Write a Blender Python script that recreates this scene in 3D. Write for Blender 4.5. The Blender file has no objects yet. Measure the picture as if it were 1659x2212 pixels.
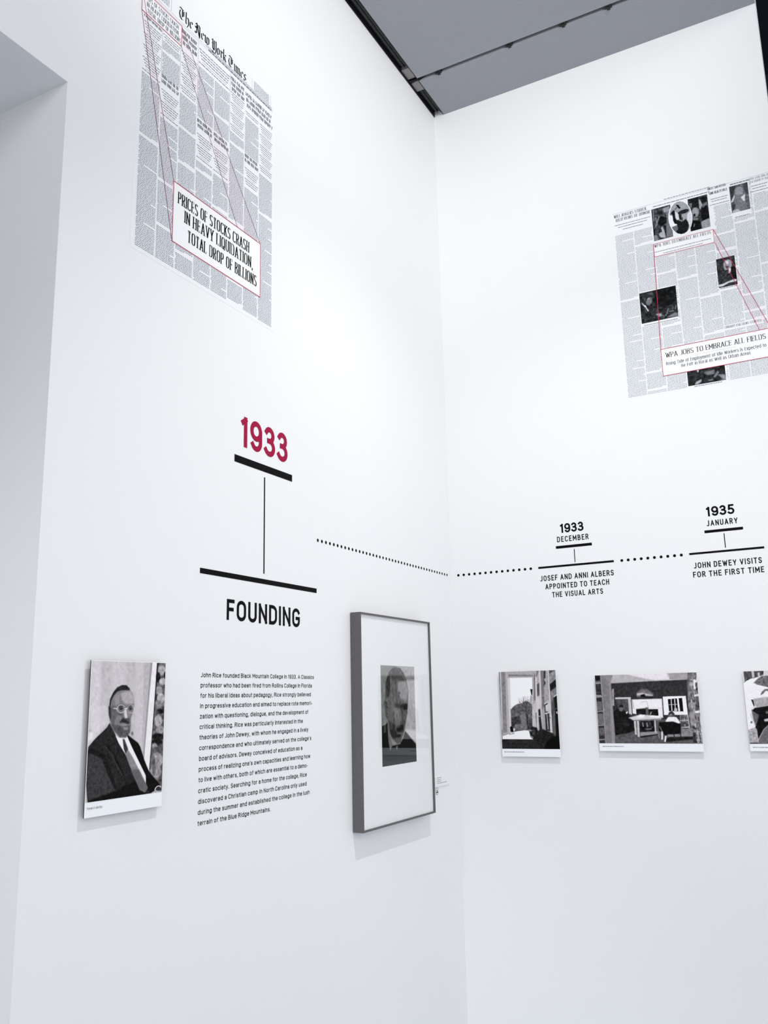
import bpy, math, random
import numpy as np
from mathutils import Matrix, Vector
random.seed(7); rng = np.random.default_rng(7)

# ------------------------------------------------------------------ camera
# world: X runs along the right wall, Y into the corner, Z up; the room corner is at (0,0)
W = np.array([[0.878926, -0.11715, -0.462348],
              [0.476496, 0.173003, 0.861987],
              [-0.020994, -0.977929, 0.207878]])      # rows: world axes in camera (x right, y down, z forward)
F, CX, CY = 1897.85, 829.5, 1106.0
CAM = np.array([1.69954, -3.83756, 1.6])
cd = bpy.data.cameras.new('camera'); cam = bpy.data.objects.new('camera', cd)
bpy.context.scene.collection.objects.link(cam)
m = Matrix.Identity(4)
for r in range(3):
    m[r][0] = W[r, 0]; m[r][1] = -W[r, 1]; m[r][2] = -W[r, 2]; m[r][3] = CAM[r]
cam.matrix_world = m
cd.sensor_fit = 'VERTICAL'; cd.sensor_height = 36; cd.lens = F / 2212 * 36; cd.clip_start = .05; cd.clip_end = 60
sc = bpy.context.scene; sc.camera = cam

# ------------------------------------------------------------------ world, lamps, exposure
wd = bpy.data.worlds.new('world'); sc.world = wd; wd.use_nodes = True
wd.node_tree.nodes['Background'].inputs[0].default_value = (.945, .972, 1, 1)
wd.node_tree.nodes['Background'].inputs[1].default_value = 1.12
def lamp(kind, loc, target, power, color=(1, 1, 1), **k):
    l = bpy.data.lights.new('gallery_or_fill_light', kind); l.energy = power; l.color = color
    for a, b in k.items(): setattr(l, a, b)
    o = bpy.data.objects.new('gallery_or_fill_light', l); sc.collection.objects.link(o)
    o.location = loc; o.rotation_euler = (Vector(target) - Vector(loc)).to_track_quat('-Z', 'Y').to_euler()
    return o
lamp('SPOT', (1.62, -1.68, 4.55), (1.15, -1.05, .3), 206, (1, .985, .96), spot_size=1.8, spot_blend=1.0, shadow_soft_size=.02)
lamp('SPOT', (2.6, -3.6, 4.0), (.12, -.5, 4.5), 262, (1, .985, .96), spot_size=1.15, spot_blend=1.0, shadow_soft_size=.35)
lamp('AREA', (3.4, -5.4, 4.9), (.4, -1.2, 1.8), 46, (1, .99, .98), shape='RECTANGLE', size=3, size_y=2)  # broad unseen fill panel, added to light walls and jamb evenly
lamp('SPOT', (.5, -6.8, 4.5), (-.1, -2.41, .7), 330, (.96, .98, 1), spot_size=.6, spot_blend=1.0, shadow_soft_size=.3)  # unseen spot added only to brighten the lower jamb of the opening
sc.view_settings.view_transform = 'Standard'; sc.view_settings.look = 'None'
sc.view_settings.gamma = 1; sc.view_settings.use_curve_mapping = False
sc.view_settings.exposure = 0.1

# ------------------------------------------------------------------ materials
def s2l(v):
    v = np.asarray(v, float) / 255.0
    return np.where(v <= .04045, v / 12.92, ((v + .055) / 1.055) ** 2.4)
def mat(name, rgb, rough=.6, spec=.3, bump=0, bscale=200, var=0, vscale=6, metal=0, attr=False):
    m = bpy.data.materials.new(name); m.use_nodes = True; nt = m.node_tree
    b = nt.nodes['Principled BSDF']; c = [float(x) for x in s2l(rgb)] + [1]
    b.inputs['Base Color'].default_value = c; b.inputs['Roughness'].default_value = rough
    b.inputs['Specular IOR Level'].default_value = spec; b.inputs['Metallic'].default_value = metal
    if attr:
        a = nt.nodes.new('ShaderNodeAttribute'); a.attribute_name = 'Col'
        nt.links.new(a.outputs['Color'], b.inputs['Base Color'])
    tc = nt.nodes.new('ShaderNodeTexCoord')
    if var:
        n = nt.nodes.new('ShaderNodeTexNoise'); n.inputs['Scale'].default_value = vscale; n.inputs['Detail'].default_value = 4
        mx = nt.nodes.new('ShaderNodeMix'); mx.data_type = 'RGBA'
        mx.inputs[6].default_value = [x * (1 - var) for x in c[:3]] + [1]; mx.inputs[7].default_value = [min(1, x * (1 + var)) for x in c[:3]] + [1]
        nt.links.new(tc.outputs['Object'], n.inputs['Vector']); nt.links.new(n.outputs['Fac'], mx.inputs[0])
        nt.links.new(mx.outputs[2], b.inputs['Base Color'])
    if bump:
        n = nt.nodes.new('ShaderNodeTexNoise'); n.inputs['Scale'].default_value = bscale; n.inputs['Detail'].default_value = 3
        bp = nt.nodes.new('ShaderNodeBump'); bp.inputs['Strength'].default_value = bump; bp.inputs['Distance'].default_value = .002
        nt.links.new(tc.outputs['Object'], n.inputs['Vector']); nt.links.new(n.outputs['Fac'], bp.inputs['Height'])
        nt.links.new(bp.outputs[0], b.inputs['Normal'])
    return m
M_wall = mat('white_wall_paint', (239, 239, 240), .75, .15, .08, 260, .008, 1.5)
M_floor = mat('pale_concrete_floor', (182, 190, 202), .35, .4, .1, 60, .05, 2)
M_ceil = mat('grey_ceiling_paint', (154, 156, 162), .8, .1, .25, 300, .05, 90)
M_dark = mat('dark_void_paint', (38, 41, 54), .7, .2, .1, 80, .2, 3)
M_rail = mat('black_track_metal', (44, 46, 48), .45, .4, .05, 200, .15, 20)
M_rail2 = mat('grey_track_edge', (120, 122, 120), .4, .4, 0, 1, .1, 40)
M_brk = mat('grey_bracket_metal', (150, 146, 146), .5, .4, .1, 200, .08, 60)
M_wire = mat('black_hanger_wire', (22, 22, 24), .5, .3, 0, 1, .1, 60)
M_black = mat('black_vinyl', (9, 8, 9), .6, .08, 0, 1, .06, 40)
M_crim = mat('crimson_vinyl', (160, 26, 66), .6, .08, 0, 1, .04, 30)
M_red = mat('red_line_vinyl', (196, 50, 84), .6, .1, 0, 1, .05, 30)
M_redd = mat('dark_red_line_vinyl', (122, 66, 84), .5, .2, 0, 1, .25, 120)
M_paper = mat('newsprint_vinyl', (239, 240, 242), .7, .15, 0, 1, .006, 8)
M_box = mat('callout_white_vinyl', (246, 246, 247), .7, .15, 0, 1, .004, 10)
M_board = mat('white_board_face', (246, 247, 250), .45, .3, 0, 1, .004, 10)
M_edge = mat('dark_board_edge', (70, 60, 60), .6, .2, 0, 1, .1, 80)
M_block = mat('mounting_block', (150, 150, 150), .7, .2, 0, 1, .05, 40)
M_frame = mat('grey_stained_wood', (96, 93, 94), .55, .3, .3, 300, .12, 60)
M_mat = mat('white_mat_board', (244, 245, 246), .8, .1, 0, 1, .004, 10)
M_label = mat('label_card', (240, 240, 241), .6, .2, 0, 1, .004, 10)
M_grey = mat('grey_ink', (150, 152, 156), .6, .2, 0, 1, .1, 90)
M_print = mat('printed_ink', (128, 128, 128), .6, .06, 0, 1, attr=True)
def glass():
    m = bpy.data.materials.new('picture_glass'); m.use_nodes = True; nt = m.node_tree; nt.nodes.clear()
    o = nt.nodes.new('ShaderNodeOutputMaterial'); t = nt.nodes.new('ShaderNodeBsdfTransparent'); g = nt.nodes.new('ShaderNodeBsdfGlossy')
    lw = nt.nodes.new('ShaderNodeLayerWeight'); x = nt.nodes.new('ShaderNodeMixShader'); f = nt.nodes.new('ShaderNodeMath'); pw = nt.nodes.new('ShaderNodeMath')
    pw.operation = 'POWER'; pw.inputs[1].default_value = 5; lw.inputs[0].default_value = .5; f.operation = 'MULTIPLY_ADD'; f.inputs[1].default_value = .92; f.inputs[2].default_value = .07
    nt.links.new(lw.outputs['Facing'], pw.inputs[0]); nt.links.new(pw.outputs[0], f.inputs[0])
    g.inputs['Roughness'].default_value = .01; t.inputs[0].default_value = (.99, .99, .99, 1)
    nt.links.new(f.outputs[0], x.inputs[0]); nt.links.new(t.outputs[0], x.inputs[1]); nt.links.new(g.outputs[0], x.inputs[2])
    nt.links.new(x.outputs[0], o.inputs[0]); return m
M_glass = glass()

# ------------------------------------------------------------------ helpers
def ray(x, y): return W @ np.array([(x - CX) / F, (y - CY) / F, 1.])
def Lp(x, y, off=0):      # a point of the left wall (u=y, v=z)
    d = ray(x, y); t = (off - CAM[0]) / d[0]; p = CAM + d * t; return (p[1], p[2])
def Rp(x, y, off=0):      # a point of the right wall (u=x, v=z)
    d = ray(x, y); t = (-off - CAM[1]) / d[1]; p = CAM + d * t; return (p[0], p[2])
LW = lambda u, v, o: (o, u, v)
RW = lambda u, v, o: (u, -o, v)
def uvp(wall, x, y, off=0): return (Lp if wall is LW else Rp)(x, y, off)

class MB:
    def __init__(s): s.v = []; s.f = []; s.k = 0
    def poly(s, wall, pts, o):
        b = len(s.v); s.v += [wall(u, v, o) for u, v in pts]; s.f.append(tuple(range(b, b + len(pts))))
    def quad(s, wall, u0, u1, v0, v1, o): s.poly(wall, [(u0, v0), (u1, v0), (u1, v1), (u0, v1)], o)
    def box(s, x0, x1, y0, y1, z0, z1):
        b = len(s.v); s.v += [(x, y, z) for z in (z0, z1) for y in (y0, y1) for x in (x0, x1)]
        s.f += [tuple(b + i for i in q) for q in ((0, 2, 3, 1), (4, 5, 7, 6), (0, 1, 5, 4), (2, 6, 7, 3), (0, 4, 6, 2), (1, 3, 7, 5))]
    def wbox(s, wall, u0, u1, v0, v1, o0, o1):
        a, b = wall(u0, v0, o0), wall(u1, v1, o1)
        s.box(min(a[0], b[0]), max(a[0], b[0]), min(a[1], b[1]), max(a[1], b[1]), min(a[2], b[2]), max(a[2], b[2]))
    def tube(s, p, q, r, n=8):
        p, q = Vector(p), Vector(q); d = (q - p).normalized(); a = d.orthogonal().normalized(); c = d.cross(a); b = len(s.v)
        for e in (p, q): s.v += [tuple(e + a * (r * math.cos(t * 2 * math.pi / n)) + c * (r * math.sin(t * 2 * math.pi / n))) for t in range(n)]
        s.f += [(b + i, b + (i + 1) % n, b + n + (i + 1) % n, b + n + i) for i in range(n)] + [tuple(range(b + n - 1, b - 1, -1)), tuple(range(b + n, b + 2 * n))]
    def ribbon(s, wall, pts, hw, o, closed=False, cap=False, thin=None, vlim=None):
        """a flat stroke of constant width, or thick down / thin across when thin is given"""
        P = [Vector(p) for p in pts]
        P = [p for i, p in enumerate(P) if i == 0 or (p - P[i - 1]).length > 1e-7]
        n = len(P)
        if n < 2: return
        for i in range(1, n - 1):                       # sharp corners: two overlapping strokes
            if not closed and (P[i] - P[i - 1]).normalized().dot((P[i + 1] - P[i]).normalized()) < .35:
                s.ribbon(wall, [tuple(p) for p in P[:i + 1]], hw, o, False, cap, thin, vlim); s.ribbon(wall, [tuple(p) for p in P[i:]], hw, o, False, cap, thin, vlim); return
        if cap and not closed:
            c = hw if thin is None else hw * .4
            P[0] = P[0] - (P[1] - P[0]).normalized() * c; P[-1] = P[-1] + (P[-1] - P[-2]).normalized() * c
        def w(d):
            if thin is None: return hw
            return thin + (hw - thin) * abs(d.normalized().y) ** 1.5
        L = []; R = []
        for i in range(n):
            a = P[i] - P[i - 1] if (i > 0 or closed) else None
            b = P[(i + 1) % n] - P[i] if (i < n - 1 or closed) else None
            if a is None: a = b
            if b is None: b = a
            a = a.normalized(); b = b.normalized(); na = Vector((-a.y, a.x)); nb = Vector((-b.y, b.x))
            mm = na + nb
            if mm.length < .3: mm = na
            mm.normalize(); k = (w(a) + w(b)) / 2 / max(.5, mm.dot(na))
            L.append(P[i] + mm * k); R.append(P[i] - mm * k)
        if vlim:
            for q in L + R: q.y = min(max(q.y, vlim[0]), vlim[1])
        s.k += 1; o = o + 1.5e-5 * (s.k % 12)
        for i in range(n if closed else n - 1):
            j = (i + 1) % n; s.poly(wall, [tuple(R[i]), tuple(R[j]), tuple(L[j]), tuple(L[i])], o)
    def build(s, name, material, parent=None, label=None):
        me = bpy.data.meshes.new(name); off = Vector(parent_world(parent)) if parent else Vector((0, 0, 0))
        me.from_pydata([tuple(Vector(v) - off) for v in s.v], [], s.f); me.materials.append(material); me.update()
        o = bpy.data.objects.new(name, me); sc.collection.objects.link(o)
        if parent: o.parent = parent
        if label: o['label'] = label
        return o
def parent_world(p):
    v = Vector((0, 0, 0))
    while p: v = v + Vector(p.location); p = p.parent
    return v
def thing(name, label, cat, loc, group=None):
    o = bpy.data.objects.new(name, None); sc.collection.objects.link(o); o.location = loc; o.empty_display_size = .05
    o['label'] = label; o['category'] = cat
    if group: o['group'] = group
    return o
def struct(o): o['kind'] = 'structure'; return o

# ------------------------------------------------------------------ setting
SOF = 3.2352; JY = -2.411; CEIL = 4.65; RX = 1.607
b = MB(); b.box(-.02, 6.5, -9, 3.0, -.1, 0); b.box(-2.2, -.02, -9, JY, -.1, 0); struct(b.build('floor', M_floor))
b = MB()
b.box(-1.3, 0, JY, .12, 0, 6.0)                      # solid left wall with the reveal of the opening at its end
b.box(-1.3, 0, -9, JY, SOF, 6.0)
b.box(-1.3, 0, -9, -4.1, 0, SOF); b.box(-2.3, -2.2, -9, .12, 0, 6.0)
struct(b.build('wall_left', M_wall))
b = MB(); b.box(0, RX, 0, .14, 0, CEIL + .35); struct(b.build('wall_right', M_wall))
b = MB(); b.box(-.1, 6.6, 2.9, 3.0, 0, 6.4); b.box(-.1, 0, .12, 2.9, 0, 6.4); struct(b.build('wall_back', M_dark))
ceil = struct(MB().build('ceiling', M_dark)); ceil.data = None if False else ceil.data
b = MB(); b.box(-1.3, 6.6, -9, 3.0, 6.3, 6.4); hc = b.build('upper_ceiling', M_dark, ceil)
SY = -.313
for y0, y1 in ((-6.2, SY - .011), (SY + .011, 0)):
    b = MB(); b.box(.0575, RX - .001, y0, y1, CEIL, CEIL + .045); b.build('ceiling_panel', M_ceil, ceil)
b = MB(); b.box(.0575, RX - .001, SY - .03, SY + .03, CEIL + .05, CEIL + .06); b.build('seam_backing', M_wire, ceil)
# dark slot along the left wall with its track
t = thing('lighting_track', 'black ceiling track in the slot along top of the left wall', 'track', (.03, -.4, CEIL))
b = MB(); b.box(.001, .0565, -6.2, -.001, CEIL + .035, CEIL + .06); b.build('channel', M_rail, t)
b = MB(); b.box(.001, .004, -6.2, -.001, CEIL + .002, CEIL + .035); b.build('side_flange', M_wire, t)
b = MB(); b.box(.053, .0565, -6.2, -.001, CEIL + .002, CEIL + .035); b.build('side_flange', M_wire, t)
for y0, y1 in ((-6.2, -.40), (-.215, -.002)):
    b = MB(); b.box(.020, .0212, y0, y1, CEIL + .02, CEIL + .035); b.box(.038, .0392, y0, y1, CEIL + .02, CEIL + .035)
    b.build('rail_lip', M_rail2, t)
for y0, y1 in ((-.395, -.318), (-.288, -.215)):
    b = MB(); b.box(.005, .045, y0, y1, CEIL + .016, CEIL + .034); b.build('joining_plate', M_brk, t)
b = MB(); b.tube((.004, -.308, CEIL + .012), (.066, -.306, CEIL + .006), .006); b.tube((.004, -.292, CEIL + .014), (.05, -.300, CEIL + .012), .004)
b.tube((.062, -.306, CEIL + .006), (.10, -.313, CEIL + .012), .005); b.build('cable', M_wire, t)
for i, (px, py) in enumerate([(947, 157), (1099, 97), (1214, 50), (1312, 12)]):
    d = ray(px, py); q = CAM + d * ((CEIL - CAM[2]) / d[2])
    g = MB(); g.box(q[0] - .016, q[0] + .016, SY - .0108, SY + .0108, CEIL - .002, CEIL + .03)
    g.box(q[0] - .007, q[0] + .007, SY - .004, SY + .017, CEIL - .005, CEIL - .0004)
    g.build('panel_clip', M_wire, ceil)

# ------------------------------------------------------------------ stroke lettering
def arc(cx, cy, rx, ry, a0, a1, n=None):
    n = n or max(4, int(abs(a1 - a0) / 15))
    return [(cx + rx * math.cos(math.radians(a0 + (a1 - a0) * i / n)), cy + ry * math.sin(math.radians(a0 + (a1 - a0) * i / n))) for i in range(n + 1)]
def stad(w, k=.3): return arc(w / 2, 1 - k, w / 2, k, 0, 180) + arc(w / 2, k, w / 2, k, 180, 360)
G = {
 'A': (.56, [[(0, 0), (.28, 1), (.56, 0)], [(.09, .3), (.47, .3)]]),
 'B': (.47, [[(.22, .53), (0, .53), (0, 1), (.2, 1)] + arc(.2, .765, .22, .235, 90, -90)[1:], [(0, .53), (0, 0), (.22, 0)] + arc(.22, .265, .25, .265, -90, 90)[1:]]),
 'C': (.5, [arc(.26, .72, .26, .28, 22, 180) + arc(.26, .28, .26, .28, 180, 338)]),
 'D': (.5, [[(0, 0), (0, 1), (.2, 1)] + arc(.2, .7, .3, .3, 90, 0) + arc(.2, .3, .3, .3, 0, -90), 'c']),
 'E': (.4, [[(.4, 1), (0, 1), (0, 0), (.4, 0)], [(0, .52), (.34, .52)]]),
 'F': (.4, [[(.4, 1), (0, 1), (0, 0)], [(0, .52), (.34, .52)]]),
 'G': (.52, [arc(.26, .72, .26, .28, 25, 180) + arc(.26, .28, .26, .28, 180, 340) + [(.52, .3), (.52, .46), (.3, .46)]]),
 'H': (.5, [[(0, 0), (0, 1)], [(.5, 0), (.5, 1)], [(0, .52), (.5, .52)]]),
 'I': (.0, [[(0, 0), (0, 1)]]),
 'J': (.36, [[(.34, 1), (.34, .25)] + arc(.14, .24, .2, .24, 0, -130)]),
 'K': (.48, [[(0, 0), (0, 1)], [(.45, 1), (.02, .42)], [(.15, .6), (.48, 0)]]),
 'L': (.38, [[(0, 1), (0, 0), (.38, 0)]]),
 'M': (.64, [[(0, 0), (0, 1), (.32, .3), (.64, 1), (.64, 0)]]),
 'N': (.5, [[(0, 0), (0, 1), (.5, 0), (.5, 1)]]),
 'O': (.54, [stad(.54), 'c']),
 'P': (.46, [[(0, 0), (0, 1), (.22, 1)] + arc(.22, .735, .24, .265, 90, -90) + [(0, .47)]]),
 'Q': (.54, [stad(.54), 'c', [(.3, .25), (.58, -.08)]]),
 'R': (.48, [[(0, 0), (0, 1), (.22, 1)] + arc(.22, .745, .23, .255, 90, -90) + [(0, .49)], [(.24, .49), (.48, 0)]]),
 'S': (.46, [arc(.23, .75, .22, .25, 25, 265) + arc(.23, .255, .23, .255, 85, -155)]),
 'T': (.48, [[(0, 1), (.48, 1)], [(.24, 1), (.24, 0)]]),
 'U': (.5, [[(0, 1), (0, .26)] + arc(.25, .26, .25, .26, 180, 360) + [(.5, 1)]]),
 'V': (.54, [[(0, 1), (.27, 0), (.54, 1)]]),
 'W': (.78, [[(0, 1), (.2, 0), (.39, .85), (.58, 0), (.78, 1)]]),
 'X': (.5, [[(0, 0), (.5, 1)], [(0, 1), (.5, 0)]]),
 'Y': (.52, [[(0, 1), (.26, .42), (.52, 1)], [(.26, .42), (.26, 0)]]),
 'Z': (.46, [[(0, 1), (.46, 1), (0, 0), (.46, 0)]]),
 '1': (.2, [[(.02, .86), (.17, .985), (.17, 0)]]),
 '9': (.5, [arc(.25, .7, .25, .3, 0, 360, 24)[:-1], 'c', [(.5, .7), (.5, .32)] + arc(.26, .28, .24, .28, 0, -150)]),
 '3': (.46, [arc(.21, .765, .21, .235, 150, -90) + [(.16, .53)], [(.16, .53)] + arc(.21, .265, .25, .265, 88, -150)]),
 '5': (.46, [[(.42, 1), (.07, 1), (.04, .55)] + arc(.2, .3, .26, .3, 115, -145)]),
 ',': (.06, [[(.06, .06), (.0, -.18)]]), '.': (.04, [[(0, .0), (.04, .0)]]),
}
XH = .73
def bowl(x=0, w=.44): return arc(x + w / 2, XH - .25, w / 2, .25, 0, 180) + arc(x + w / 2, .25, w / 2, .25, 180, 360)
G.update({
 'a': (.4, [arc(.2, .53, .185, .2, 165, 0) + [(.385, .0)], [(.385, .43), (.22, .41)] + arc(.19, .2, .19, .2, 90, 270) + arc(.2, .2, .185, .2, 285, 345)]),
 'b': (.44, [[(0, 1), (0, 0)], bowl(), 'c']), 'c': (.4, [arc(.21, .5, .21, .23, 28, 180) + arc(.21, .23, .21, .23, 180, 332)]),
 'd': (.44, [bowl(), 'c', [(.44, 1), (.44, 0)]]), 'e': (.43, [[(.02, .38), (.43, .38)] + arc(.22, .5, .21, .23, 0, 180) + arc(.22, .23, .21, .23, 180, 328)]),
 'f': (.22, [arc(.2, .86, .11, .14, 90, 180) + [(.09, 0)], [(0, .71), (.22, .71)]]), 'g': (.44, [bowl(), 'c', [(.44, XH), (.44, -.04)] + arc(.23, -.06, .21, .2, 0, -150)]),
 'h': (.4, [[(0, 1), (0, 0)], [(0, .45)] + arc(.2, .52, .2, .21, 155, 0) + [(.4, 0)]]), 'i': (.0, [[(0, XH), (0, 0)], [(0, .95), (0, 1)]]),
 'k': (.38, [[(0, 1), (0, 0)], [(.35, XH), (0, .3)], [(.12, .44), (.38, 0)]]), 'l': (.0, [[(0, 1), (0, 0)]]),
 'm': (.66, [[(0, XH), (0, 0)], [(0, .46)] + arc(.165, .54, .165, .19, 155, 0) + [(.33, 0)], [(.33, .46)] + arc(.495, .54, .165, .19, 155, 0) + [(.66, 0)]]),
 'n': (.4, [[(0, XH), (0, 0)], [(0, .45)] + arc(.2, .52, .2, .21, 155, 0) + [(.4, 0)]]), 'o': (.44, [bowl(), 'c']),
 'p': (.44, [[(0, XH), (0, -.28)], bowl(), 'c']), 'q': (.44, [bowl(), 'c', [(.44, XH), (.44, -.28)]]), 'r': (.22, [[(0, XH), (0, 0)], [(0, .42)] + arc(.2, .5, .19, .22, 165, 88)]),
 's': (.37, [arc(.185, .55, .17, .18, 28, 265) + arc(.185, .185, .185, .185, 85, -152)]), 't': (.22, [[(.09, .92), (.09, .14)] + arc(.19, .13, .1, .13, 190, 275), [(0, .71), (.21, .71)]]),
 'u': (.4, [[(0, XH), (0, .21)] + arc(.2, .21, .2, .21, 180, 335), [(.4, XH), (.4, 0)]]), 'v': (.4, [[(0, XH), (.2, 0), (.4, XH)]]), 'w': (.6, [[(0, XH), (.15, 0), (.3, .68), (.45, 0), (.6, XH)]]),
 'x': (.38, [[(0, XH), (.38, 0)], [(.38, XH), (0, 0)]]), 'y': (.4, [[(0, XH), (.2, .03)], [(.4, XH), (.18, -.14), (.12, -.24), (.0, -.27)]]), 'z': (.36, [[(0, XH), (.36, XH), (0, 0), (.36, 0)]]),
 '\u2019': (.0, [[(0, 1), (-.02, .84)]]), '-': (.16, [[(0, .33), (.16, .33)]])})
def letter_line(b, wall, o, text, u0, u1, v0, H, wt, gap=.26, space=.42, serif=False, thin=.018, slope=0):
    """one line of capitals from u0 to u1 standing on v0; wt = stroke width / H"""
    x = 0; items = []
    for ch in text:
        if ch == ' ': x += space; continue
        w, st = G[ch]; items.append((x, w, st)); x += w + gap + wt
    tot = x - gap; hw = wt * H / 2; sx = (u1 - u0) / tot
    for x, w, st in items:
        last = None
        cs = [p_[1] for q in st if q != 'c' for p_ in q]; vl = (v0 if min(cs) > -.02 else v0 - H, v0 + H)
        for i, q in enumerate(st):
            if q == 'c': continue
            closed = i + 1 < len(st) and st[i + 1] == 'c'
            P = [(u0 + (x + wt / 2) * sx + a * sx, v0 + hw + c * (H - 2 * hw) + slope * (a)) for a, c in q]
            if serif:
                P = [(u0 + (x + wt / 2) * sx + a * sx, v0 + c * H) for a, c in q]
                b.ribbon(wall, P, hw, o, closed, False, thin=thin * H, vlim=vl)
                if not closed:
                    for e, n in ((0, 1), (-1, -2)):
                        (a, c), (a2, c2) = q[e], q[n]
                        if abs(c - c2) > .3 and (abs(c) < .02 or c > .98 or abs(c - .73) < .01):      # foot or head serif
                            uu = P[e][0]; L2 = hw + min(.1 * sx, .1 * H)
                            b.quad(wall, uu - L2, uu + L2, P[e][1] - (.0 if c < .5 else .035 * H), P[e][1] + (.035 * H if c < .5 else 0), o + 2e-4)
                        elif abs(c - c2) < .02 and abs(a - a2) > .15:      # arm serif
                            uu = P[e][0]; dv = .2 * H; sgn = 1 if c < .3 else (-1 if c > .8 else 0)
                            b.quad(wall, uu - .022 * H, uu + .022 * H, P[e][1] + (min(0, sgn) * dv if sgn else -.09 * H), P[e][1] + (max(0, sgn) * dv if sgn else .09 * H), o + 2e-4)
            else:
                b.ribbon(wall, P, hw, o, closed, not closed, vlim=vl)
def line_px(name, mtl, parent, wall, text, lb, lt, rb, wt, off=.0006, **k):
    """fit a line of lettering between points read on the wall: left base, left top, right base"""
    a = uvp(wall, *lb); t_ = uvp(wall, *lt); r = uvp(wall, *rb)
    b = MB(); letter_line(b, wall, off, text, a[0], r[0], (a[1] + r[1]) / 2, t_[1] - a[1], wt, **k)
    return b.build(name, mtl, parent)

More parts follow.
